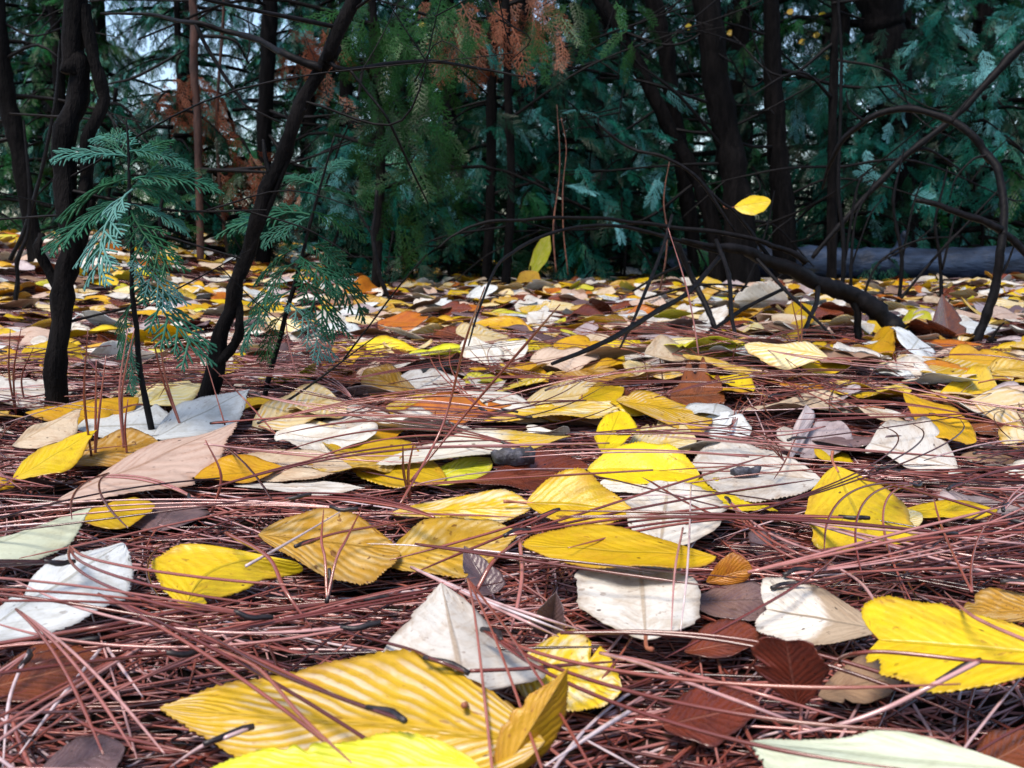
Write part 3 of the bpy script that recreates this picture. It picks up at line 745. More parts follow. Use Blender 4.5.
for px, yd, rr, lab in (
        ([(556, 272), (554, 225), (560, 170), (557, 105)], 1.75, [1.0, .9, .7, .3], 'rust-red straight stalk standing up before the young cedar'),
        ([(568, 275), (562, 205), (566, 150), (561, 118)], 1.85, [.7, .7, .5, .3], 'thinner rust-red stalk crossing the arching twig'),
        ([(660, 290), (667, 240), (664, 200), (670, 160)], 1.6, [1.0, .9, .7, .3], 'short rust-red stalk beside the leaning twigs of the branch')):
    deadwood('dry_stalk', lab, 'stalk', px, yd, rr, [], mat=M_TWIGRED, sides=6)
deadwood('hanging_twig', 'dark crooked twig standing in the litter below the drooping conifer', 'twig',
         [(396, 310), (385, 290), (376, 265), (374, 235), (377, 190)], at(396, 312)[1], [1.6, 2.4, 2.6, 2.2, 1.6], [([(375, 240), (360, 215), (352, 190)], at(396, 312)[1], [1.4, 1.1, .7])], sides=6)
deadwood('root_stub', 'little black tuft of roots at the foot of the arched stem', 'stump', [(992, 356), (990, 346), (991, 336)], YA - .02, [7, 6, 4],
         [([(990, 350), (978, 352), (972, 358)], YA - .03, [2, 1.6, 1]), ([(990, 345), (1003, 350), (1010, 358)], YA - .03, [2, 1.6, 1]), ([(990, 342), (998, 330), (1004, 322)], YA - .02, [1.6, 1.2, .8])], mat=M_BARK)
# bare twigs among the trunks on the shady side
for k, (px, yd, rr, lab) in enumerate((
        ([(10, 260), (30, 215), (52, 120), (60, 40)], 1.3, [2.5, 2.4, 2, 1.2], 'bare thin stem crossing before the black leaning trunk'),
        ([(15, 300), (18, 260), (30, 210), (24, 120)], 1.15, [2.5, 2.4, 2, 1.2], 'dark thin stem leaning beside the forked sapling'),
        ([(105, 85), (140, 75), (185, 50)], 1.6, [1, 1.6, 1], 'bare twig reaching from the forked sapling towards the sky gap'),
        ([(100, 120), (60, 118), (10, 114)], 1.2, [1, 1.4, 1], 'horizontal bare twig across the forked sapling'))):
    deadwood('bare_twig', lab, 'twig', px, yd, rr, [], sides=5)

for k, (px, yd, rr, lab) in enumerate((
        ([(842, 322), (845, 260), (840, 190), (843, 90), (838, 0)], 1.9, [2.6, 2.4, 2.2, 1.8, 1.4], 'thin dark stem rising tall just behind the foot of the fallen branch'),
        ([(853, 330), (850, 270), (858, 215), (876, 180)], 1.8, [1.8, 1.6, 1.2, .8], 'thin dark stem bending towards the top of the arch'),
        ([(898, 322), (902, 260), (896, 200), (904, 150)], 2.0, [2.2, 2.0, 1.6, .9], 'slim dark stem standing under the middle of the arch'),
        ([(938, 330), (942, 270), (936, 220), (948, 170)], 1.9, [2.2, 2.0, 1.5, .9], 'slim dark stem standing beside the upright red-brown leaf'),
        ([(862, 300), (880, 262), (915, 240), (960, 236)], 1.9, [1.4, 1.3, 1.1, .7], 'fine twig slanting across the face of the fallen log'),
        ([(885, 318), (930, 262), (965, 225), (1010, 180)], 1.8, [1.6, 1.5, 1.2, .8], 'fine straight twig crossing inside the arched stem'),
        ([(700, 330), (745, 285), (765, 235), (775, 190)], 1.7, [1.4, 1.3, 1, .6], 'fine twig rising behind the hanging yellow leaf'),
        ([(640, 300), (700, 285), (760, 290), (815, 310)], 1.7, [1.1, 1.3, 1.1, .7], 'fine twig lying low across the twigs of the fallen branch'))):
    deadwood('bare_twig', lab, 'twig', px, yd, rr, [([px[1], ((px[1][0] + px[2][0]) / 2 + 14, px[2][1] + 4), (px[2][0] + 26, px[2][1] - 18)], yd, [rr[1] * .6, rr[1] * .5, .5])], sides=5)
# bark chip
def chip(px, py, ln, wd, ht, rz, label, seed):
    c = at(px, py, .012)
    rg = np.random.default_rng(seed)
    n = 9
    V = []; 
    for i in range(n):
        t = i / (n - 1)
        ww = wd * (.45 + .55 * math.sin(math.pi * min(max(t, .08), .92))) * rg.uniform(.85, 1.1)
        hh = ht * rg.uniform(.7, 1.1)
        x = (t - .5) * ln
        for (a, b_) in ((-1, 0), (-.8, .8), (-.2, 1.0), (.4, .85), (1, .6), (.95, 0)):
            V.append((x + rg.normal(0, .0008), a * ww / 2, b_ * hh))
    Q = []
    for i in range(n - 1):
        for j in range(6):
            Q.append((i * 6 + j, i * 6 + (j + 1) % 6, (i + 1) * 6 + (j + 1) % 6, (i + 1) * 6 + j))
    Q += [(0, 3, 2, 1), (0, 5, 4, 3), (48, 49, 50, 51), (48, 51, 52, 53)]
    o = obj('bark_chip', mesh('bark_chip', V, Q, smooth=False), M_CHIP, None, c); o.rotation_euler = (0.1, .05, rz)
    tag(o, label, 'bark chip')
M_CHIP = plain_mat('chip', (0.03, 0.028, 0.034), (0.12, 0.12, 0.15), 180, 0.55, 1.0, 0.002)
chip(513, 462, .021, .012, .009, .15, 'small grey bark chip resting beside the white leaf with yellow tip', 3)
chip(745, 475, .016, .008, .005, .5, 'tiny grey bark chip on the broad white leaf by the needle mound', 4)
LMK.append(('the grey bark chip', 513, 462))

# ------------------------------------------------------------------ leaves
def wprof(kind, u):
    u = np.clip(u, 0, 1)
    if kind == 'ovate': w_ = np.sin(np.pi * u ** 0.72) ** 0.85 * (1 - 0.25 * u)
    elif kind == 'round': w_ = np.sin(np.pi * u ** 0.85) ** 0.6
    elif kind == 'delta': w_ = np.where(u < .34, np.sin(np.pi / 2 * np.clip(u / .34, 0, 1)) ** .75, np.clip((1 - u) / .66, 0, 1) ** .92)
    elif kind == 'lance': w_ = np.sin(np.pi * u ** 0.8) ** 1.15
    elif kind == 'oak': w_ = np.sin(np.pi * u ** 0.9) ** 0.7 * (0.76 + 0.24 * np.cos(u * 20 + .6))
    elif kind == 'blunt': w_ = np.minimum(1, (np.sin(np.pi * np.clip(u, 0, .5)) + 1e-6)) ** 0.7 * np.where(u > .5, np.sqrt(np.clip(1 - ((u - .5) / .5) ** 3.2, 0, 1)), 1)
    else: w_ = np.sin(np.pi * u ** 0.9) ** 0.75
    return w_ / 1.0

def leaf_surface(B, T, P, Q, kind='ellip', bulge=0.0, curl=0.0, M=None, nu=28, nv=14, seed=0, serr=0.022, wav=0.025, uP=.42, torn=.16, rip=.005):
    """leaf blade spanned by its base, tip and the two widest edge points; returns V, Q, uv (two skins, 0.3 mm apart)"""
    rg = np.random.default_rng(seed)
    L = np.linalg.norm(T - B)
    nrm = np.cross(T - B, Q - P); nrm /= np.linalg.norm(nrm) + 1e-9
    if nrm[2] < 0: nrm = -nrm
    if M is None: M = (B + T) / 2 + nrm * bulge * L
    u = np.linspace(0, 1, nu)
    u = u * .94 + .06 * (1 - np.cos(np.pi * u)) / 2
    mid = lambda t: np.outer((1 - t) ** 2, B) + np.outer(2 * t * (1 - t), 2 * M - (B + T) / 2) + np.outer(t * t, T)
    C = mid(u)
    cp = mid(np.array([uP]))[0]
    wp = wprof(kind, np.array([uP]))[0]
    prof = wprof(kind, u) / wp
    s = np.linspace(-1, 1, nv * 2 + 1)
    V = np.zeros((nu, len(s), 3))
    fw = rg.uniform(5, 9); p1, p2 = rg.uniform(0, 6.3, 2)
    irr, bites = {}, {}
    for sg in (-1, 1):
        a1, a2, f1, f2 = *rg.uniform(0, 6.3, 2), rg.uniform(6, 11), rg.uniform(15, 24)
        k_ = 1 + .06 * np.sin(f1 * u + a1) + .03 * np.sin(f2 * u + a2)
        if rg.uniform() < torn:
            for _ in range(rg.integers(1, 3)): k_ = k_ * (1 - rg.uniform(.1, .38) * np.exp(-((u - rg.uniform(.15, .9)) / rg.uniform(.018, .05)) ** 2))
        irr[sg] = k_
    w3 = rg.uniform(0, 6.3, 4)
    for j, sv in enumerate(s):
        side = (P - cp) if sv < 0 else (Q - cp)
        a = abs(sv)
        pr = prof * (1 + (irr[-1 if sv < 0 else 1] - 1) * a)
        if a > .999:
            pr = pr + serr * (((u * 38) % 1) - .5) * 2 + rg.normal(0, serr * .4, nu)
            pr[0] = prof[0]; pr[-1] = prof[-1]
        V[:, j] = C + np.outer(pr * a, side)
        ripple = wav * L * a ** 1.5 * np.sin(fw * u + (p1 if sv < 0 else p2)) * prof
        V[:, j] += np.outer(curl * L * (a * a - .45 * a) * prof + ripple, nrm)
        V[:, j] += np.outer(rip * L * prof * (np.sin(7 * u + 3 * sv + w3[0]) * np.cos(5 * sv - 4 * u + w3[1]) + .5 * np.sin(15 * u - 6 * sv + w3[2])), nrm)
        V[:, j] += np.outer(0.0006 * L * np.sin(62 * u - 19 * a + 2 * np.sin(5 * u + p1)) * np.sin(np.pi * a), nrm)
    ns = len(s)
    uv = np.stack(np.meshgrid(u, (s + 1) / 2, indexing='ij'), -1).reshape(-1, 2)
    V = V.reshape(-1, 3)
    i = np.arange(nu - 1)[:, None] * ns + np.arange(ns - 1)[None]
    f = np.stack([i, i + ns, i + ns + 1, i + 1], -1).reshape(-1, 4)
    th = 0.00016
    n = len(V)
    V2 = np.vstack([V + nrm * th, V - nrm * th])
    rim = []
    e = [(k_, k_ + 1) for k_ in range(ns - 1)] + [(k_ * ns + ns - 1, (k_ + 1) * ns + ns - 1) for k_ in range(nu - 1)] \
        + [((nu - 1) * ns + k_ + 1, (nu - 1) * ns + k_) for k_ in range(ns - 2, -1, -1)] + [((k_ + 1) * ns, k_ * ns) for k_ in range(nu - 2, -1, -1)]
    rim = np.array([[a, b_, b_ + n, a + n] for a, b_ in e])
    return V2, np.vstack([f, f[:, ::-1] + n, rim]), np.vstack([uv, uv])

def stalk(o, B, T, L, name='stalk', mat=None, bend=None, seed=0):
    """the leaf's stalk, a part of the leaf; B, T local"""
    rg = np.random.default_rng(seed)
    d = (B - T); d /= np.linalg.norm(d)
    if bend is None:
        bend = np.array([rg.normal(0, .3), rg.normal(0, .3), rg.uniform(-.1, .45)])
    p1 = B + d * L * .45; p2 = B + d * L + bend * L * .5
    v, q = tube([B - d * .004, p1, p2], [.0007, .0006, .0008], 6, 5, .05, seed)
    return obj(name, mesh(name, v, q), mat or M_STALK, o)

LEAVES, ELL = [], []
def inside(px, py, k=0.95):
    """does a picture point fall on one of the traced leaves?"""
    px, py = np.asarray(px, float), np.asarray(py, float)
    r_ = np.zeros(px.shape, bool)
    for cx, cy, ux, uy, vx, vy in ELL:
        det = ux * vy - uy * vx
        if abs(det) < 1e-6: continue
        a = ((px - cx) * vy - (py - cy) * vx) / det; b = (ux * (py - cy) - uy * (px - cx)) / det
        r_ |= a * a + b * b < k
    return r_
def tleaf(mat, kind, B, T, P, Q, hs, label, ref='', st=1, name='fallen_leaf', cat='leaf', **kw):
    """a leaf traced by pixel points with their heights above the ground in cm"""
    hs = [h / 100 for h in hs]
    b, t, p, q = (at(*pt, h) for pt, h in zip((B, T, P, Q), hs))
    M = kw.pop('M', None)
    sl_ = kw.pop('stl', .02)
    seed = len(LEAVES) + 1
    kw = dict(kw); loc = (b + t) / 2
    m_ = at(M[0], M[1], M[2] / 100) - loc if M else None
    big = np.linalg.norm(np.array(B) - np.array(T)) > 110
    v, f, uv = leaf_surface(b - loc, t - loc, p - loc, q - loc, kind, M=m_, seed=seed, nu=110 if big else 44, nv=14 if big else 9, **kw)
    o = obj(name, mesh(name, v, f, uv), LM[mat], None, loc)
    tag(o, label, cat, 'fallen leaves on the needle litter')
    if st: stalk(o, b - loc, t - loc, sl_, seed=seed, mat=M_STALKY if mat in ('yellow', 'gold', 'lime', 'striped', 'ochre') and st == 2 else M_STALK)
    cx, cy = (B[0] + T[0]) / 2, (B[1] + T[1]) / 2
    LEAVES.append((cx, cy, np.hypot(B[0] - T[0], B[1] - T[1])))
    ELL.append(((cx + (P[0] + Q[0]) / 2) / 2, (cy + (P[1] + Q[1]) / 2) / 2, (T[0] - B[0]) / 2, (T[1] - B[1]) / 2, (Q[0] - P[0]) / 2, (Q[1] - P[1]) / 2))
    if ref: LMK.append((ref, cx, cy))
    return o

# big leaves along the lower edge
tleaf('striped', 'ovate', (545, 742), (160, 708), (360, 661), (330, 800), (2.2, 1.4, 2.2, 1.0), 'huge ribbed yellow and cream leaf crossed by two red needles', 'the huge ribbed leaf', st=0, curl=.02, wav=.012)
tleaf('lime', 'ovate', (480, 768), (200, 774), (340, 733), (340, 835), (2.6, 2.2, 2.9, 2.2), 'lime-yellow leaf lying over the huge ribbed leaf', st=0)
tleaf('gold', 'lance', (486, 800), (568, 668), (506, 724), (556, 735), (1.2, 3.6, 2.6, 2.0), 'narrow golden leaf folded up on edge beside the huge ribbed leaf', 'the upturned golden leaf', st=0)
tleaf('white', 'delta', (464, 690), (441, 583), (388, 645), (528, 657), (2.2, 2.3, 2.0, 1.4), 'pointed white diamond-shaped leaf with a faint midrib behind the huge ribbed leaf', 'the white diamond-shaped leaf', stl=.014)
tleaf('patchy', 'ellip', (512, 668), (622, 690), (575, 633), (548, 712), (1.0, .9, 1.0, .9), 'crinkled yellow and cream leaf tucked behind the upturned golden leaf', st=0, wav=.05)
tleaf('white', 'blunt', (646, 640), (640, 556), (579, 598), (698, 607), (1.6, 1.5, 1.6, 1.7), 'broad white leaf with a dark fleck under the flat yellow leaf', 'the broad white leaf with dark fleck', stl=.012)
tleaf('yellow', 'ellip', (716, 557), (523, 546), (592, 527), (640, 571), (2.4, 2.2, 2.6, 2.2), 'long flat yellow leaf with a red stalk standing up from it', 'the flat yellow leaf with red stalk', st=0, wav=.03)
tleaf('yellow', 'ovate', (526, 503), (636, 514), (583, 471), (588, 525), (1.2, 1.0, 2.4, 1.0), 'domed bright yellow leaf with fine ribs, resting on white leaves', 'the domed ribbed yellow leaf', st=1, stl=.008, bulge=.03, curl=-.05)
tleaf('yellow', 'ellip', (587, 470), (700, 476), (642, 438), (648, 483), (1.1, 1.1, 2.8, .9), 'domed deep yellow leaf with tiny spots behind the ribbed domed one', 'the domed spotted yellow leaf', st=0, bulge=.02, curl=-.05)
tleaf('yellow', 'ellip', (602, 452), (620, 411), (596, 428), (637, 433), (1.6, 2.8, 2.2, 2.2), 'small upright yellow leaf tilted above the spotted domed leaf', st=0)
tleaf('cream', 'ellip', (625, 452), (696, 438), (655, 418), (672, 460), (1.2, 1.2, 1.2, 1.2), 'half yellow, half cream leaf lying behind the spotted domed leaf', st=0)
tleaf('striped', 'ellip', (616, 401), (710, 415), (650, 394), (680, 427), (1.6, 1.4, 1.8, 1.4), 'ribbed yellow leaf curled over a brown leaf, above the domed leaves', 'the ribbed curled leaf', st=0, wav=.04)
tleaf('white', 'round', (660, 548), (668, 482), (622, 507), (730, 512), (1.0, 1.0, .9, 1.1), 'wide brilliant white leaf beside the domed ribbed yellow leaf', 'the brilliant white leaf', st=0)
tleaf('white', 'ellip', (598, 485), (668, 484), (625, 473), (632, 494), (.8, .8, .8, .8), 'narrow strip of white leaf showing between the two domed leaves', st=0)
tleaf('yellow', 'lance', (684, 484), (778, 511), (722, 481), (738, 508), (.9, .8, .9, .9), 'narrow yellow leaf slipping under needles beside the brilliant white leaf', st=0)
tleaf('white', 'ellip', (822, 480), (692, 466), (745, 440), (756, 500), (1.0, .9, 1.8, .9), 'broad dull white leaf with a peaked edge below the needle mound', 'the peaked white leaf', st=0)
# middle, sapling side
tleaf('yellow', 'blunt', (186, 607), (296, 562), (154, 556), (246, 588), (1.0, 1.4, 2.0, .8), 'glossy yellow leaf bent over like a saddle, with one dark hole', 'the saddle-shaped yellow leaf', st=0, M=(222, 566, 1.6))
tleaf('ochre', 'ellip', (258, 535), (400, 552), (325, 510), (338, 577), (1.2, 1.2, 1.4, 1.2), 'large speckled ochre leaf under needles behind the saddle-shaped leaf', 'the speckled ochre leaf', st=0, wav=.03)
tleaf('ochre', 'ellip', (380, 563), (518, 533), (442, 518), (458, 572), (.9, .9, .9, .9), 'ochre leaf mottled with cream, half covered by needles', 'the mottled ochre leaf', st=0, wav=.03)
tleaf('patchy', 'ellip', (390, 514), (532, 507), (470, 492), (472, 522), (.9, .9, 1.1, .8), 'orange-yellow leaf with a cream back edge, crossed by thin needles', st=0)
tleaf('bluewhite', 'ellip', (-30, 640), (123, 543), (38, 574), (104, 612), (1.4, 1.8, 1.4, 1.2), 'large cool white leaf with a toothed edge reaching out of the frame', 'the toothed cool white leaf', st=0)
tleaf('palegreen', 'lance', (-65, 565), (93, 507), (20, 530), (42, 560), (1.4, 1.7, 1.6, 1.0), 'long pale leaf ending in a thin point over needles', 'the long pale leaf', st=0)
tleaf('pink', 'ovate', (58, 500), (237, 422), (138, 455), (198, 476), (1.0, 2.6, 1.6, 1.3), 'long pinkish beige leaf with a brown rim pointing up at the leaning trunk', 'the long pinkish leaf', st=0)
tleaf('bluewhite', 'ellip', (76, 428), (178, 424), (128, 400), (132, 440), (1.0, 1.0, 1.2, 1.0), 'bluish white leaf lying at the foot of the slender cedar sapling', st=0)
tleaf('bluewhite', 'lance', (150, 440), (250, 389), (188, 402), (224, 430), (1.0, 2.6, 1.8, 1.2), 'grey-white pointed leaf rising behind the long pinkish leaf', 'the grey-white pointed leaf', st=0)
tleaf('yellow', 'lance', (12, 480), (97, 430), (42, 446), (64, 470), (1.4, 2.6, 2.2, 1.8), 'olive-yellow leaf arching beside the forked sapling', 'the arching olive-yellow leaf', st=1)
tleaf('ochre', 'ellip', (66, 463), (160, 443), (110, 432), (112, 465), (1.2, 1.2, 1.6, 1.0), 'ochre-yellow leaf shaded beneath the bluish white one', st=0)
tleaf('beige', 'lance', (12, 446), (82, 408), (38, 425), (64, 443), (1.2, 2.2, 1.8, 1.4), 'small beige leaf curling up at the forked sapling', st=0)
tleaf('beige', 'ellip', (211, 467), (352, 468), (275, 447), (288, 479), (1.0, 1.0, 1.3, .9), 'long beige-white leaf lying flat behind the needle mat', 'the flat beige-white leaf', st=0)
tleaf('white', 'lance', (234, 486), (365, 488), (300, 480), (302, 494), (.7, .7, .7, .7), 'narrow white leaf edge buried below the flat beige-white leaf', st=0)
tleaf('cream', 'blunt', (252, 426), (336, 397), (280, 394), (315, 424), (1.0, 1.6, 1.8, 1.0), 'pale yellow square-ended leaf beside the bushy little sapling', 'the pale square-ended leaf', st=0)
tleaf('yellow', 'ellip', (72, 518), (155, 505), (115, 501), (120, 526), (.9, .9, 1.1, .8), 'small bright yellow leaf half buried before the long pinkish leaf', st=0)
tleaf('whiteyellow', 'lance', (376, 464), (571, 436), (455, 435), (470, 460), (1.2, 1.4, 1.6, 1.2), 'long white leaf with a clear yellow tip beside the bark chip', 'the white leaf with yellow tip', st=0)
tleaf('yellow', 'ellip', (322, 440), (445, 480), (400, 446), (362, 473), (.9, .9, 1.0, .9), 'yellow leaf showing underneath the white leaf with yellow tip', st=0)
tleaf('lime', 'ellip', (418, 484), (490, 458), (440, 466), (472, 482), (.7, .7, .9, .7), 'greenish yellow leaf under the white leaf with yellow tip', st=0)
tleaf('cream', 'ellip', (524, 405), (606, 390), (562, 379), (578, 407), (1.4, 1.3, 1.7, 1.0), 'cream ribbed leaf lying above the long wavy leaf', 'the cream ribbed leaf', st=0)
tleaf('yellow', 'ellip', (570, 404), (624, 388), (596, 386), (606, 406), (1.2, 1.3, 1.5, 1.0), 'small plain yellow leaf tucked against the cream ribbed leaf', st=0)
tleaf('patchy', 'lance', (445, 411), (620, 408), (540, 400), (548, 424), (1.2, 1.6, 1.4, 1.2), 'long wavy yellow and cream leaf in the middle of the litter', 'the long wavy leaf', st=0, wav=.05)
tleaf('ochre', 'ellip', (422, 399), (366, 369), (400, 372), (374, 394), (1.0, 2.0, 1.6, 1.4), 'dull yellow leaf tipped up beside a cream-striped leaf', st=0)
tleaf('striped', 'ellip', (386, 406), (448, 421), (425, 394), (405, 424), (1.0, 1.0, 1.5, .9), 'cream-striped leaf with dark needle ends on it', 'the cream-striped leaf', st=0)
tleaf('white', 'ellip', (322, 422), (392, 418), (356, 406), (356, 431), (.8, .8, .9, .8), 'off-white leaf lying between the square-ended and the cream-striped leaves', st=0)
tleaf('gold', 'ellip', (328, 440), (404, 427), (365, 425), (372, 444), (.9, .9, 1.0, .9), 'golden leaf lying close behind the white leaf with yellow tip', st=0)
tleaf('ochre', 'ovate', (538, 362), (624, 379), (592, 349), (572, 379), (1.0, 1.0, 2.2, .9), 'half-moon olive-yellow leaf pierced by the tip of a dark twig', 'the half-moon leaf', st=0, curl=-.04)
# right of the middle
tleaf('yellow', 'blunt', (835, 466), (872, 545), (806, 516), (905, 504), (3.0, .8, 1.8, 1.8), 'large upright round yellow leaf dotted with tiny brown specks', 'the upright round yellow leaf', stl=.008)
tleaf('yellow', 'ellip', (902, 511), (998, 510), (940, 501), (952, 520), (1.0, 1.0, 1.1, .9), 'slim yellow leaf beside the upright round leaf', st=0)
tleaf('cream', 'ellip', (862, 538), (922, 514), (880, 514), (905, 538), (1.0, 1.0, 1.2, .9), 'pale cream leaf edge peeping from behind the upright round leaf', st=0)
tleaf('white', 'blunt', (958, 468), (870, 443), (926, 422), (902, 464), (1.2, 1.8, 1.8, 1.2), 'bright white ragged leaf below the drooping golden leaf', 'the ragged white leaf', st=0, wav=.06)
tleaf('gold', 'ellip', (903, 393), (976, 442), (950, 408), (930, 432), (2.6, 1.2, 2.2, 1.8), 'drooping golden leaf with a curled pale lip', 'the drooping golden leaf', st=0)
tleaf('gold', 'ellip', (938, 396), (998, 388), (972, 368), (970, 400), (1.2, 1.2, 2.4, .9), 'small domed orange-yellow leaf near the foot of the arched stem', 'the domed orange-yellow leaf', st=0)
tleaf('striped', 'ellip', (920, 372), (1034, 384), (975, 353), (992, 380), (1.2, 1.2, 1.6, 1.0), 'cream-ribbed yellow leaf below the foot of the arched stem', st=0)
tleaf('yellow', 'blunt', (1080, 656), (879, 640), (940, 603), (954, 688), (2.2, 2.2, 2.8, 1.9), 'big plain yellow leaf with a blunt end reaching out of the frame', 'the big blunt yellow leaf', st=0, wav=.015)
tleaf('ochre', 'ellip', (1070, 612), (962, 612), (1005, 590), (1002, 622), (1.2, 1.2, 1.4, 1.0), 'dull ochre leaf just behind the big blunt yellow leaf', st=0)
tleaf('whitetan', 'blunt', (884, 630), (767, 610), (808, 584), (806, 643), (1.0, 1.3, 1.4, 1.1), 'leaf half white and half greyish tan behind the needles', 'the half white, half tan leaf', st=0)
tleaf('brown', 'blunt', (798, 708), (786, 641), (757, 664), (827, 672), (.8, 2.8, 2.0, 2.0), 'glossy reddish brown curled leaf standing up among needles', 'the glossy brown leaf', st=0, curl=-.1)
tleaf('brown', 'ellip', (684, 652), (765, 638), (720, 620), (726, 656), (.8, .9, 1.2, .8), 'flat dark brown leaf behind the glossy curled one', st=0)
tleaf('orange', 'ellip', (706, 582), (752, 568), (728, 556), (736, 585), (.8, 1.4, 1.8, .8), 'small shiny leaf rolled up, orange-brown at its end', st=0, curl=-.12)
tleaf('purple', 'ellip', (690, 602), (775, 600), (735, 582), (735, 622), (.6, .7, .8, .6), 'dark purplish leaf lying in the hollow before the rolled-up leaf', st=0)
tleaf('brown', 'ellip', (662, 726), (760, 704), (702, 686), (712, 742), (.7, .7, .9, .6), 'dark brown leaf sunk under crossing needles by the glossy brown leaf', st=0)
tleaf('tan', 'ellip', (818, 696), (906, 672), (860, 658), (868, 702), (.7, .8, .9, .7), 'grey-tan wrinkled leaf beneath the big blunt yellow leaf', st=0)
tleaf('palegreen', 'ovate', (1030, 772), (750, 742), (862, 736), (850, 835), (1.8, 1.8, 2.0, 1.6), 'pale greenish white leaf lying along the lower frame', 'the pale greenish white leaf', st=0, wav=.03)
tleaf('brown', 'ellip', (970, 775), (1040, 735), (990, 735), (1020, 780), (.8, .8, .9, .7), 'brown leaf by the end of the pale greenish white leaf', st=0)
tleaf('brown', 'ellip', (-25, 692), (102, 660), (40, 645), (52, 700), (.7, .7, .8, .6), 'red-brown leaf under a lattice of needles before the toothed white leaf', 'the red-brown leaf under needles', st=0)
tleaf('purple', 'ellip', (38, 775), (125, 748), (80, 738), (88, 790), (.6, .7, .7, .6), 'purplish grey leaf sunk deep under needles beside the huge ribbed leaf', st=0)
tleaf('purple', 'ovate', (550, 634), (556, 592), (532, 620), (566, 622), (.8, 2.4, 1.6, 1.6), 'small purplish leaf standing up behind the white diamond-shaped leaf', 'the small upright purplish leaf', st=0)
tleaf('purple', 'ovate', (492, 594), (464, 546), (466, 582), (500, 572), (.8, 2.2, 1.4, 1.4), 'small purplish leaf with a sharp point before the mottled ochre leaf', st=0)
tleaf('brown', 'ellip', (472, 482), (588, 468), (540, 453), (532, 488), (.7, .7, 1.4, .6), 'dark brown leaf curled beneath the bark chip', st=0)
tleaf('lilac', 'lance', (789, 462), (806, 404), (793, 432), (814, 422), (.8, 3.2, 2.0, 2.2), 'narrow lilac-pink leaf standing upright beside the needle mound', 'the upright lilac-pink leaf', st=0)
tleaf('lilac', 'ellip', (800, 457), (845, 424), (817, 424), (845, 450), (.8, 1.6, 1.6, 1.0), 'wet lilac-white leaf leaning against the upright lilac-pink one', st=0)
tleaf('brown', 'oak', (670, 398), (724, 394), (694, 374), (700, 406), (.9, 1.3, 1.9, .9), 'lobed rusty oak leaf beside the needle mound', 'the rusty oak leaf', st=0, name='oak_leaf')
tleaf('brown', 'ellip', (592, 398), (640, 404), (618, 388), (612, 410), (.9, .9, 1.0, .8), 'brown leaf in the shade of the ribbed curled leaf', st=0)
# towards the far side
tleaf('yellow', 'ellip', (766, 336), (812, 306), (783, 310), (804, 336), (.8, 3.2, 2.0, 2.0), 'bright yellow leaf tilted up under the fallen branch', 'the tilted yellow leaf under the branch', st=0)
tleaf('gold', 'ellip', (792, 360), (854, 364), (826, 341), (820, 374), (1.0, 1.0, 2.2, .8), 'rounded golden leaf in front of the twigs of the fallen branch', 'the rounded golden leaf', st=0)
tleaf('gold', 'lance', (858, 362), (895, 326), (870, 335), (890, 352), (.8, 3.0, 1.8, 1.8), 'golden leaf on edge leaning at the foot of the fallen branch', st=0)
tleaf('lime', 'ellip', (898, 328), (930, 313), (910, 311), (923, 331), (1.2, 3.0, 2.6, 1.6), 'lemon yellow leaf shining behind the foot of the fallen branch', st=0)
tleaf('brown', 'ovate', (950, 344), (942, 294), (932, 330), (964, 326), (.5, 6.5, 2.5, 2.5), 'dark red-brown leaf standing upright before the fallen log', 'the upright red-brown leaf', st=0)
tleaf('ochre', 'ellip', (342, 311), (395, 308), (370, 295), (370, 319), (1.0, 1.0, 3.0, .8), 'broad ochre leaf near the crooked twig', 'the broad ochre leaf', st=0)
tleaf('orange', 'ellip', (326, 301), (388, 287), (355, 281), (364, 300), (1.0, 2.0, 4.0, 1.0), 'brown-orange leaf leaning behind the broad ochre leaf', st=0)

# leaves hung or standing at a given depth
def dleaf(mat, kind, B, T, P, Q, Yd, label, **kw):
    b, t, p, q = (atd(*pt, Yd + d) for pt, d in zip((B, T, P, Q), (0, 0, .012, -.012)))
    loc = (b + t) / 2
    v, f, uv = leaf_surface(b - loc, t - loc, p - loc, q - loc, kind, seed=int(B[0]), **kw)
    o = obj('caught_leaf', mesh('caught_leaf', v, f, uv), LM[mat], None, loc)
    tag(o, label, 'leaf')
    stalk(o, b - loc, t - loc, .02, seed=3)
    return o
dleaf('yellow', 'ellip', (734, 207), (771, 201), (752, 196), (753, 215), YB - .05, 'bright yellow leaf caught in the air on a twig of the fallen branch')
dleaf('lime', 'lance', (529, 279), (550, 232), (533, 250), (548, 260), 2.75, 'greenish yellow leaf standing tall against the dark trunks')
dleaf('gold', 'ellip', (516, 294), (538, 272), (518, 276), (536, 294), 2.6, 'golden leaf propped up below the tall greenish leaf')
LMK.append(('the tall greenish yellow leaf', 535, 285))
for k, (x, y) in enumerate(((688, 27), (790, 12), (822, 15), (824, 52), (802, 42), (826, 58), (730, 33), (839, 12), (422, 25), (736, 30), (816, 35))):
    o = dleaf('yellow', 'ellip', (x - 3.5, y + 1), (x + 3.5, y - 2), (x - 1, y - 3), (x + 1, y + 3), 4.2 + .1 * k, 'tiny yellow leaf still hanging among the high cedar sprays', nu=8, nv=3)
    tag(o, group='yellow leaves hanging high among the cedars')

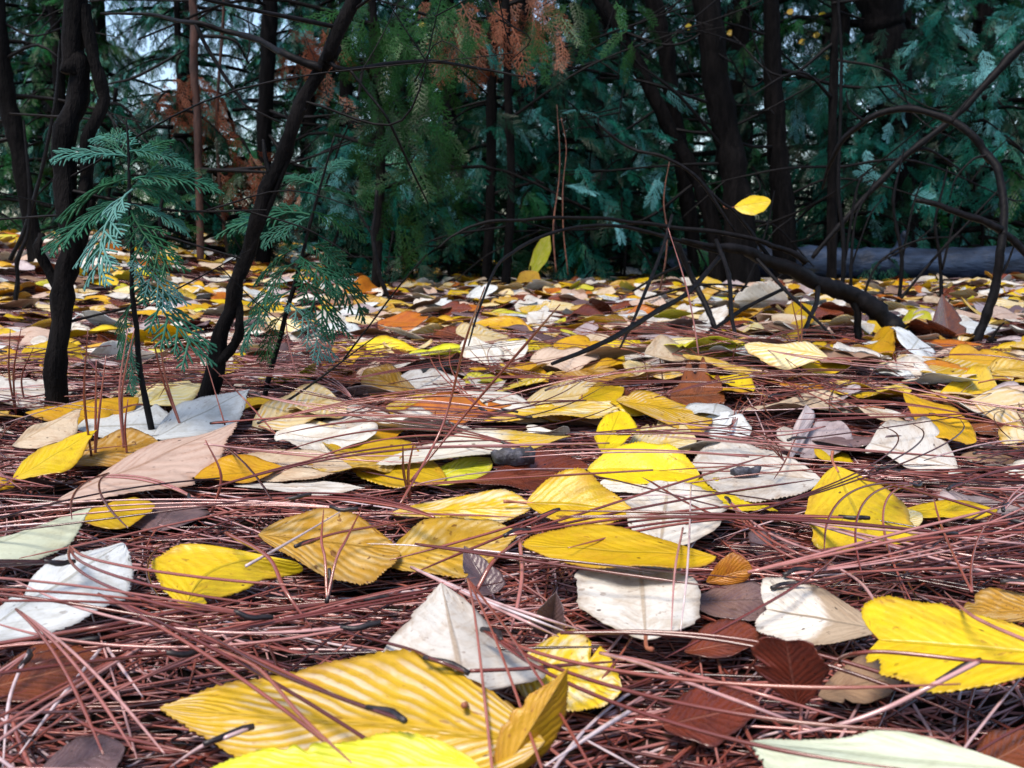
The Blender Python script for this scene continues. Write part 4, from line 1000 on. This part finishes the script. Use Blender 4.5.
# scattered leaves: shapes shared between copies
def proto_leaf(kind, seed):
    rg = np.random.default_rng(seed)
    L = 1.0; wd = rg.uniform(.23, .34) * (1.15 if kind in ('round', 'blunt') else 1)
    hP, hQ = rg.uniform(-.04, .16, 2)
    v, f, uv = leaf_surface(np.array([-.5, 0, rg.uniform(0, .06)]), np.array([.5, 0, rg.uniform(0, .12)]), np.array([-.04, -wd, hP]), np.array([-.04, wd, hQ]),
                            kind, bulge=rg.uniform(-.04, .06), curl=rg.uniform(-.10, .08), nu=30, nv=6, seed=seed, torn=.6, wav=rg.uniform(.01, .06))
    n = len(v) // 2
    v[n:] = v[:n] - [0, 0, .004]
    return v, f, uv
KN = ['ovate', 'ellip', 'round', 'ovate', 'lance', 'ellip', 'blunt']
PROTO = [proto_leaf(KN[k % 7], 300 + k) for k in range(22)]
PMESH = [mesh('fallen_leaf', *p) for p in PROTO]
_v, _q = tube([(-.49, 0, .01), (-.66, .03, .04), (-.8, .09, .03)], [.009, .008, .010], 5, 4)
STALKM = mesh('stalk', _v, _q)
ADJ = {'yellow': 'yellow', 'gold': 'golden', 'striped': 'ribbed yellow', 'cream': 'cream', 'ochre': 'ochre', 'patchy': 'yellow and cream', 'lime': 'greenish yellow', 'white': 'white', 'bluewhite': 'cool white',
       'pink': 'pinkish beige', 'beige': 'beige', 'tan': 'tan', 'orange': 'orange-brown', 'brown': 'dark brown', 'purple': 'purplish grey', 'lilac': 'lilac grey', 'whiteyellow': 'white and yellow'}
PICK = ['yellow'] * 9 + ['gold'] * 6 + ['striped'] * 4 + ['cream'] * 6 + ['ochre'] * 6 + ['patchy'] * 5 + ['lime'] * 2 + ['white'] * 17 + ['bluewhite'] * 7 + ['pink'] * 5 + ['beige'] * 5 + ['tan'] * 3 + ['orange'] * 4 + ['brown'] * 6 + ['purple'] * 4 + ['lilac'] * 5
cand = []
rg = np.random.default_rng(77)
tries = 0
while len(cand) < 5200 and tries < 220000:
    tries += 1
    y = rg.uniform(.36, 5.0); x = rg.uniform(-1, 1) * (.58 * y + .32)
    z = float(gh(x, y)); px, py = proj((x, y, z))
    if py > 745: continue
    out = not (-30 < px < 1054)
    if y < .62 and not out and rg.uniform() < .45: continue
    L = rg.uniform(.040, .086)
    dmin = .5 if y < .7 else .30
    if any((x - c[0]) ** 2 + (y - c[1]) ** 2 < (dmin * .5 * (L + c[2])) ** 2 for c in cand): continue
    if py > 380 and inside(px, py, .8 if py < 470 else 1.3): continue
    if py > 470:
        if rg.uniform() < .5: continue
        L *= .8
    cand.append((x, y, L, z, px, py, out))
cand.sort(key=lambda c: (c[6], -c[2] / c[1]))
NIND = 212
far = {}
fitems = []
for k, (x, y, L, z, px, py, out) in enumerate(cand):
    mat = PICK[rg.integers(len(PICK))]
    if py > 505 and not out: mat = ('brown', 'purple', 'tan', 'ochre', 'pink', 'lilac')[rg.integers(6)]
    pi = rg.integers(22)
    tl = 1 if py < 380 else .55
    rx, ry, rz = rg.normal(0, .13) * tl + .09, rg.normal(0, .11) * tl, rg.uniform(0, 6.283)
    if py < 380 and rg.uniform() < .06: rx += rg.choice([-1, 1]) * rg.uniform(.3, .6)
    v, f, uv = PROTO[pi]
    cx, sx_ = math.cos(rx), math.sin(rx); cy_, sy_ = math.cos(ry), math.sin(ry); cz, sz = math.cos(rz), math.sin(rz)
    M = np.array([[cz, -sz, 0], [sz, cz, 0], [0, 0, 1]]) @ np.array([[1, 0, 0], [0, cx, -sx_], [0, sx_, cx]]) @ np.array([[cy_, 0, sy_], [0, 1, 0], [-sy_, 0, cy_]])
    vw = (v * L) @ M.T
    lift = -vw[:, 2].min() * .75 + rg.uniform(.004, .012) + (.004 if y > 1.2 else 0)
    if py > 380: lift = -vw[:, 2].min() * .7 + rg.uniform(.004, .009)
    if py > 505: lift = -vw[:, 2].min() * .6 + .001
    if k < NIND:
        o = obj('fallen_leaf', PMESH[pi], LM[mat], None, (x, y, z + lift))
        from mathutils import Matrix
        o.rotation_euler = Matrix(M.tolist()).to_euler(); o.scale = (L, L, L)
        if L / y > .055:
            obj('stalk', STALKM, M_STALK if mat not in ('yellow', 'gold', 'striped') else M_STALKY, o)
        tag(o, None, 'leaf', 'fallen leaves on the needle litter')
        tilt = 'tilted ' if abs(rx) > .5 else ''
        size = 'small ' if L < .058 else ('large ' if L > .080 else '')
        fitems.append((o, f'{tilt}{size}{ADJ[mat]} leaf', (px, py)))
    else:
        far.setdefault(mat, []).append((vw + [x, y, z + lift], f, uv))
fl_V, fl_Q, fl_U, fl_M, n0 = [], [], [], [], 0
for mi, (mat, lst) in enumerate(far.items()):
    for v, f, uv in lst:
        fl_V.append(v); fl_Q.append(f + n0); fl_U.append(uv); fl_M.append(np.full(len(f), mi)); n0 += len(v)
m = mesh('leaf_litter', np.vstack(fl_V), np.vstack(fl_Q), np.vstack(fl_U))
for mat in far: m.materials.append(LM[mat])
m.polygons.foreach_set('material_index', np.concatenate(fl_M).astype(np.int32))
tag(obj('leaf_litter', m), 'carpet of small yellow and white fallen leaves before the trees', 'leaf litter', kind='stuff')

# ------------------------------------------------------------------ pine needles
def needles(name, P0, ang, L, curv, tilt, arch, rad, z0, nseg, sides, tint, follow=True):
    N = len(P0)
    s = np.linspace(-.5, .5, nseg + 1)[None]
    dx, dy = np.cos(ang)[:, None], np.sin(ang)[:, None]
    k = curv[:, None] * (4 * s * s - .33) * L[:, None]
    x = P0[:, 0:1] + dx * L[:, None] * s - dy * k
    y = P0[:, 1:2] + dy * L[:, None] * s + dx * k
    z = (gh(x, y) if follow else 0) + z0[:, None] + tilt[:, None] * L[:, None] * s + arch[:, None] * L[:, None] * (1 - 4 * s * s)
    C = np.stack([x, y, z], -1)
    T = np.gradient(C, axis=1); T /= np.linalg.norm(T, axis=2, keepdims=True)
    up = np.zeros_like(T); up[..., 2] = 1
    u = np.cross(T, up); u /= np.linalg.norm(u, axis=2, keepdims=True) + 1e-9
    v = np.cross(u, T)
    prof = np.minimum(1, np.minimum((s + .5) * 30 + .5, (.5 - s) * 7 + .25))
    a = np.linspace(0, 2 * np.pi, sides, endpoint=False)
    r = (rad[:, None] * prof)[..., None, None]
    V = C[:, :, None] + r * (np.cos(a)[None, None, :, None] * u[:, :, None] + np.sin(a)[None, None, :, None] * v[:, :, None] * .8)
    i = (np.arange(N)[:, None, None] * (nseg + 1) + np.arange(nseg)[None, :, None]) * sides
    j = np.arange(sides)[None, None]; j2 = (j + 1) % sides
    Q = np.stack([i + j, i + j2, i + sides + j2, i + sides + j], -1).reshape(-1, 4)
    tn = np.repeat(tint, (nseg + 1) * sides)
    al = np.broadcast_to((s + .5)[:, :, None], (N, nseg + 1, sides)).ravel()
    # only about a third carry a dark sheath end
    sh = np.repeat(np.where(rng.uniform(size=N) < .35, 0, .2), (nseg + 1) * sides)
    return mesh(name, V.reshape(-1, 3), Q, attr={'tint': tn, 'along': al + sh})

def field(y0, y1, dens):
    A = .62 * (y1 ** 2 - y0 ** 2)
    n, e = int(A * dens), int(.7 * (y1 - y0) * dens * .8)
    y = np.sqrt(rng.uniform(y0 ** 2, y1 ** 2, n)); x = rng.uniform(-.62, .62, n) * y
    ye = rng.uniform(y0 - (.15 if y0 < .2 else 0), y1, e); xe = (.62 * np.maximum(ye, .1) + rng.uniform(-.03, .35, e)) * rng.choice([-1, 1], e)
    x, y = np.concatenate([x, xe]), np.concatenate([y, ye])
    return np.stack([x, y], -1)

def flow(P):
    """needles lie in loosely aligned drifts"""
    x, y = P[:, 0], P[:, 1]
    f = .35 * np.sin(x * 9 + 2 * y) + .35 * np.sin(7 * y - 4 * x + 1)
    return f + rng.normal(0, .55, len(P)) + np.where(rng.uniform(size=len(P)) < .42, rng.uniform(0, 3.1, len(P)), 0) + np.where(rng.uniform(size=len(P)) < .5, np.pi, 0)

bags = []
def mat_of_needles(y0, y1, dens, nseg, sides, zmax, rs=1.0):
    P = field(y0, y1, dens); n = len(P)
    L = rng.uniform(.07, .17, n)
    fl, tilt, arch, z0 = flow(P), rng.normal(0, .05, n), np.abs(rng.normal(0, .02, n)), .0005 + zmax * rng.uniform(0, 1, n) ** 1.4
    hit = np.zeros(n)
    for s_ in np.linspace(-.5, .5, 9):
        x = P[:, 0] + np.cos(fl) * L * s_; y = P[:, 1] + np.sin(fl) * L * s_
        px, py = proj((x, y, gh(x, y) + z0))
        hit += inside(px, py)
    low = (hit > 0) & (rng.uniform(size=n) > .02)
    z0 = np.where(low, np.minimum(z0, rng.uniform(0, .005, n)), z0); tilt = np.where(low, tilt * .15, tilt); arch = np.where(low, 0, arch)
    m = needles('pine_needle_litter', P, fl, L, rng.normal(0, .05, n), tilt, arch, rng.uniform(.00036, .00060, n) * rs,
                z0, nseg, sides, rng.beta(1.15, 1.15, n))
    return m
parts = [mat_of_needles(.17, .42, 3500, 7, 5, .006), mat_of_needles(.17, .75, 8800, 7, 5, .021), mat_of_needles(.75, 1.5, 7000, 5, 4, .016), mat_of_needles(1.5, 5.0, 1700, 4, 3, .014, 1.5)]
V, Q, TT, AA, n0 = [], [], [], [], 0
for m in parts:
    v = np.empty(len(m.vertices) * 3, np.float32); m.vertices.foreach_get('co', v)
    q = np.empty(len(m.loops), np.int32); m.loops.foreach_get('vertex_index', q)
    a1 = np.empty(len(m.vertices), np.float32); m.attributes['tint'].data.foreach_get('value', a1)
    a2 = np.empty(len(m.vertices), np.float32); m.attributes['along'].data.foreach_get('value', a2)
    V.append(v.reshape(-1, 3)); Q.append(q.reshape(-1, 4) + n0); TT.append(a1); AA.append(a2); n0 += len(v) // 3
    bpy.data.meshes.remove(m)
tag(obj('pine_needle_litter', mesh('pine_needle_litter', np.vstack(V), np.vstack(Q), attr={'tint': np.concatenate(TT), 'along': np.concatenate(AA)}), M_NEEDLE),
    'thick mat of red-brown pine needles covering the forest floor', 'needle litter', kind='stuff')

def strand(pts3, r=.0007, n=8, spread=.006, count=2, tint=.6, seed=0):
    """a bundle of COUNT needles through 3-D points, joined at the first point"""
    rg = np.random.default_rng(seed)
    b = Bag()
    pts3 = np.array(pts3)
    d = pts3[-1] - pts3[0]; sd_ = np.cross(d, [0, 0, 1.0]); sd_ /= np.linalg.norm(sd_) + 1e-9
    for c in range(count):
        off = (c - (count - 1) / 2) * spread * rg.uniform(.7, 1.6)
        P = pts3 + np.outer(np.linspace(0, 1, len(pts3)) ** 1.2, sd_ * off + np.array([0, 0, rg.uniform(0, .002)]))
        b.add(*tube(P, [r] * (len(P) - 1) + [r * .35], 6, n, .03, seed + c), tint + rg.normal(0, .08))
    return b.mesh('pine_needle')
def add_sheath(o, p0, p1, r=.0008):
    d = np.array(p1) - np.array(p0); d /= np.linalg.norm(d) + 1e-9
    v, q = tube([np.array(p0) - d * .001, np.array(p0) + d * .004, np.array(p0) + d * .011], [r * .9, r * 1.15, r * .75], 6, 3, .1, 1)
    return obj('sheath', mesh('sheath', v, q), M_SHEATH, o)
GN = 'loose pine needles lying on top of the litter'
def tneedle(pts, label=None, count=1, tint=.6, sheath=False, r=.0005, spread=.006):
    W = np.array([at(p[0], p[1], p[2] / 100) for p in pts])
    o = obj('pine_needle', strand(W - W[0], r, 8, spread, count, tint, int(pts[0][0] * 7 + pts[0][1])), M_NEEDLE, None, W[0])
    if sheath: add_sheath(o, (0, 0, 0), W[1] - W[0])
    tag(o, label or 'thin red-brown pine needle lying loose over the litter', 'pine needle', GN)
    return o
tneedle([(402, 720, 3.4), (330, 695, 3.2), (262, 667, 3.0), (196, 630, 2.6)], 'dark red needle with a black end lying across the huge ribbed leaf', tint=.35, sheath=True)
tneedle([(200, 644, 2.2), (255, 668, 2.9), (302, 722, 3.4), (352, 772, 3.6)], 'bent pink needle crossing the huge ribbed leaf to the lime leaf', tint=.72)
tneedle([(250, 728, 2.2), (225, 738, 2.2), (200, 748, 1.8), (170, 768, 1.2)], 'greyish needle tip with a black end on the tip of the huge ribbed leaf', tint=.85, sheath=True)
tneedle([(226, 533, 2.6), (267, 557, 3.0), (285, 592, 2.6), (312, 632, 1.6)], 'thick pink needle bent across the end of the saddle-shaped leaf', tint=.75, r=.0007)
tneedle([(246, 566, 3.0), (290, 542, 2.8), (345, 510, 2.2)], 'pale straight needle lying from the saddle-shaped leaf over the ochre leaf', tint=.97)
tneedle([(327, 600, 1.6), (332, 560, 2.6), (337, 540, 3.0), (347, 510, 3.2)], 'pair of orange needles rising in front of the speckled ochre leaf', count=2, tint=.7, sheath=True, spread=.012)
tneedle([(297, 546, 2.2), (334, 535, 2.2), (380, 528, 1.8), (424, 521, 1.5)], 'curved needle with a fat black end on the speckled ochre leaf', tint=.5, sheath=True)
tneedle([(558, 510, 2.4), (511, 529, 2.2), (450, 550, 1.8), (396, 568, 1.4)], 'needle bundle with a long black end pointing at the domed ribbed leaf', count=2, tint=.7, sheath=True, spread=.014)
tneedle([(411, 567, 1.6), (478, 599, 1.9), (530, 621, 2.0), (568, 637, 1.4)], 'pale shiny needle bundle slanting behind the white diamond-shaped leaf', count=3, tint=.97, spread=.005)
tneedle([(467, 610, 1.0), (480, 585, 1.8), (500, 556, 2.4), (545, 527, 2.0)], 'brown arched needle before the flat yellow leaf', tint=.55, r=.0007)
tneedle([(520, 541, 2.4), (522, 575, 2.0), (518, 605, 1.6), (510, 638, 1.0)], 'orange-brown needle running straight towards the white diamond-shaped leaf', tint=.62, r=.0007)
tneedle([(465, 672, 2.6), (430, 660, 2.8), (398, 650, 2.2), (300, 628, 1.4)], 'dark needle with a black knob across the white diamond-shaped leaf', tint=.4, sheath=True)
tneedle([(470, 671, 2.6), (520, 670, 2.4), (560, 668, 2.2), (632, 664, 1.5)], 'straight red needle reaching from the white diamond over the crinkled leaf', tint=.5)
tneedle([(683, 528, 2.6), (675, 572, 2.7), (671, 640, 1.4)], 'pale grey needle standing in front of the flat yellow leaf', tint=.84, sheath=False, r=.0004)
tneedle([(691, 486, 1.6), (688, 560, 2.9), (680, 638, 1.4)], 'thin lilac needle running down over the brilliant white leaf', tint=.78, r=.0004)
tneedle([(823, 672, 1.0), (838, 660, 2.0), (856, 654, 2.8), (890, 653, 3.0), (975, 662, 3.0), (1030, 666, 2.8)], 'smooth curved needle hooked across the big blunt yellow leaf', tint=.6)
tneedle([(978, 662, 3.0), (930, 688, 2.6), (885, 712, 2.0), (840, 730, 1.6), (790, 742, 1.4)], 'long grey needle with a dark end below the big blunt yellow leaf', tint=.9, sheath=True, r=.0006)
tneedle([(1030, 642, 3.0), (990, 626, 3.0), (965, 613, 2.9), (944, 594, 1.6)], 'grey needle lying over the back edge of the big blunt yellow leaf', tint=.9)
tneedle([(600, 653, 1.4), (645, 664, 1.8), (689, 680, 2.0), (756, 703, 2.0), (835, 730, 1.4)], 'long pink needles running past the glossy brown leaf', count=2, tint=.75, spread=.010)
tneedle([(812, 556, 1.2), (852, 577, 1.8), (872, 599, 2.0), (884, 628, 1.2)], 'pale arched needle bending down to the big blunt yellow leaf', tint=.95)
tneedle([(800, 520, 1.5), (850, 534, 1.8), (907, 549, 1.8), (975, 566, 1.6), (1040, 580, 1.4)], 'sheaf of pink needles running under the upright round leaf', count=3, tint=.78, spread=.012)
tneedle([(726, 498, 1.6), (756, 530, 2.0), (794, 553, 2.0), (835, 566, 1.4)], 'pinkish needle bundle with a black end bending below the brilliant white leaf', count=3, tint=.76, sheath=True, spread=.006)
tneedle([(29, 652, 1.8), (16, 680, 1.8), (8, 710, 1.6), (3, 770, 1.2)], 'pale needle with a black end bowed down before the toothed white leaf', tint=.9, sheath=True)
tneedle([(105, 643, 1.6), (80, 676, 1.6), (58, 705, 1.4), (20, 760, 1.0)], 'pale needle slanting across the red-brown leaf under needles', tint=.93)
tneedle([(106, 646, 1.5), (125, 675, 1.6), (143, 703, 1.2)], 'short pink needle with a dark end beside the red-brown leaf', tint=.8)
tneedle([(70, 716, 1.4), (100, 733, 1.6), (150, 748, 1.6), (210, 764, 1.4)], 'red needle sloping down to the tip of the huge ribbed leaf', tint=.55)
tneedle([(-10, 645, 1.6), (60, 634, 2.0), (111, 626, 2.2), (170, 615, 2.0), (232, 604, 1.6)], 'long thick red needle under the saddle-shaped leaf', tint=.55, r=.0007)
tneedle([(632, 710, 1.6), (600, 732, 1.8), (545, 772, 1.8)], 'straight pale needle beside the upturned golden leaf', tint=.97, r=.0006)
tneedle([(485, 292, 11), (465, 345, 8), (442, 428, 4), (398, 508, 1.4)][::-1], 'long red stalk-like needle leaning far up over the middle of the litter', tint=.6, r=.0006)
tneedle([(560, 308, 10.5), (531, 340, 8.5), (467, 413, 4.5), (410, 482, 1.4)][::-1], 'long red needle leaning up beside the white leaf with yellow tip', tint=.5, r=.0006)
tneedle([(205, 402, 1), (225, 425, 2.2), (205, 360, 6)][1:], 'short dry needle leaning on the grey-white pointed leaf', tint=.7)
tneedle([(274, 432, 1.2), (240, 395, 3.0), (204, 360, 5.5)], 'brown needle propped against the foot of the leaning sapling', tint=.5)
for k, (a, b_) in enumerate((((92, 460), (88, 330)), ((95, 458), (102, 360)), ((124, 452), (131, 330)), ((127, 455), (128, 400)), ((182, 430), (152, 320)), ((300, 385), (285, 300)), ((318, 380), (322, 300)), ((16, 415), (15, 330)), ((25, 405), (34, 350)), ((50, 400), (72, 330)), ((212, 512), (205, 440)), ((410, 500), (408, 445)), ((700, 362), (668, 230)), ((800, 360), (795, 300)))):
    p = at(*a, .01); e = atd(*b_, p[1] + R.uniform(-.03, .03))
    o = obj('pine_needle', strand([np.zeros(3), (e - p) * .5 + np.array([R.uniform(-.006, .006), 0, 0]), e - p], .0007, 6, .006, R.choice([1, 1, 2]), R.uniform(.45, .75), k), M_NEEDLE, None, p)
    tag(o, 'upright red-brown needle caught standing in the litter', 'pine needle', 'needles standing upright in the litter')

# loose bundles on top: 24 shapes, copied
SHAPE = []
for k in range(24):
    rg = np.random.default_rng(900 + k)
    L = rg.uniform(.09, .17); c = rg.normal(0, .07); n = 6
    s = np.linspace(0, 1, n)
    P = np.stack([L * (s - .3), c * L * 4 * (s - .5) ** 2, L * rg.uniform(.0, .05) * np.sin(np.pi * s) + L * rg.normal(0, .02) * s], -1)
    me = strand(P - P[0], rg.uniform(.00036, .00052), 5, rg.uniform(.004, .02), int(rg.choice([1, 2, 3])), float(np.clip(rg.normal(.56, .2), .1, .92)), k)
    d = P[1] - P[0]
    v, q = tube([-d / np.linalg.norm(d) * .001, d / np.linalg.norm(d) * .004, d / np.linalg.norm(d) * .011], [.0008, .0010, .0007], 6, 3, .1, 1)
    SHAPE.append((me, mesh('sheath', v, q)))
rg = np.random.default_rng(55)
made = 0
while made < 235:
    y = .26 + .70 * rg.uniform() ** 1.35; x = rg.uniform(-.56, .56) * y
    px, py = proj((x, y, .01))
    if py > 800: continue
    me, sm_ = SHAPE[rg.integers(24)]
    an = float(flow(np.array([[x, y]]))[0])
    ss_ = np.linspace(0, .13, 9)
    qx, qy = proj((x + math.cos(an) * ss_, y + math.sin(an) * ss_, float(gh(x, y)) + .016))
    nh = int(inside(qx, qy).sum())
    if nh and rg.uniform() < .90: continue
    z = float(gh(x, y)) + (.024 if nh else rg.uniform(.010, .022))
    o = obj('pine_needle', me, M_NEEDLE, None, (x, y, z))
    o.rotation_euler = (rg.uniform(-.4, .4), rg.normal(0, .06), an)
    if rg.uniform() < .6 and y < .8: obj('sheath', sm_, M_SHEATH, o)
    tag(o, 'thin red-brown pine needle lying loose over the litter', 'pine needle', GN)
    made += 1

# ------------------------------------------------------------------ labels of the repeats
ORD = ['', 'second ', 'third ', 'fourth ', 'fifth ', 'sixth ', 'seventh ', 'eighth ', 'ninth ', 'tenth ', 'eleventh ', 'twelfth ']
def auto_labels(items, verb):
    rows = {}
    for o, desc, (px, py) in items:
        # rows are stretched in depth, so compare depth steps more strongly than sideways steps
        lm = min(LMK, key=lambda l: math.hypot(px - l[1], (py - l[2]) * 2.2))
        dx, dy = px - lm[1], (py - lm[2]) * 2.2
        rel = 'beside' if abs(dx) > abs(dy) else ('behind' if dy < 0 else 'in front of')
        rows.setdefault((desc, rel, lm[0]), []).append((math.hypot(dx, dy), o))
    for (desc, rel, ref), l in rows.items():
        l.sort(key=lambda t: t[0])
        for i_, (_, o) in enumerate(l):
            if len(l) == 1: o['label'] = f'{desc} {verb} {rel} {ref}'
            else: o['label'] = (f'first {desc} out {rel} {ref}' if i_ == 0 else f'{ORD[min(i_, 11)]}{desc} out {rel} {ref}')
auto_labels(fitems, 'lying')
TL = [('the drooping conifer', 395), ('the thick curving trunk', 735), ('the arched stem', 905), ('the leaning sapling', 300), ('the fallen log', 940), ('the forked sapling', 60), ('the tall greenish leaf', 535), ('the rust-coloured dead sapling', 215)]
rows = {}
for o, desc, (px, py) in BG:
    ref = min(TL, key=lambda l: abs(px - l[1]))
    rows.setdefault((desc, ref[0]), []).append((abs(px - ref[1]), o))
for (desc, ref), l in rows.items():
    l.sort(key=lambda t: t[0])
    for i_, (_, o) in enumerate(l):
        o['label'] = f'{desc} behind {ref}' if len(l) == 1 else f'{ORD[i_] or "first "}{desc} out behind {ref}'
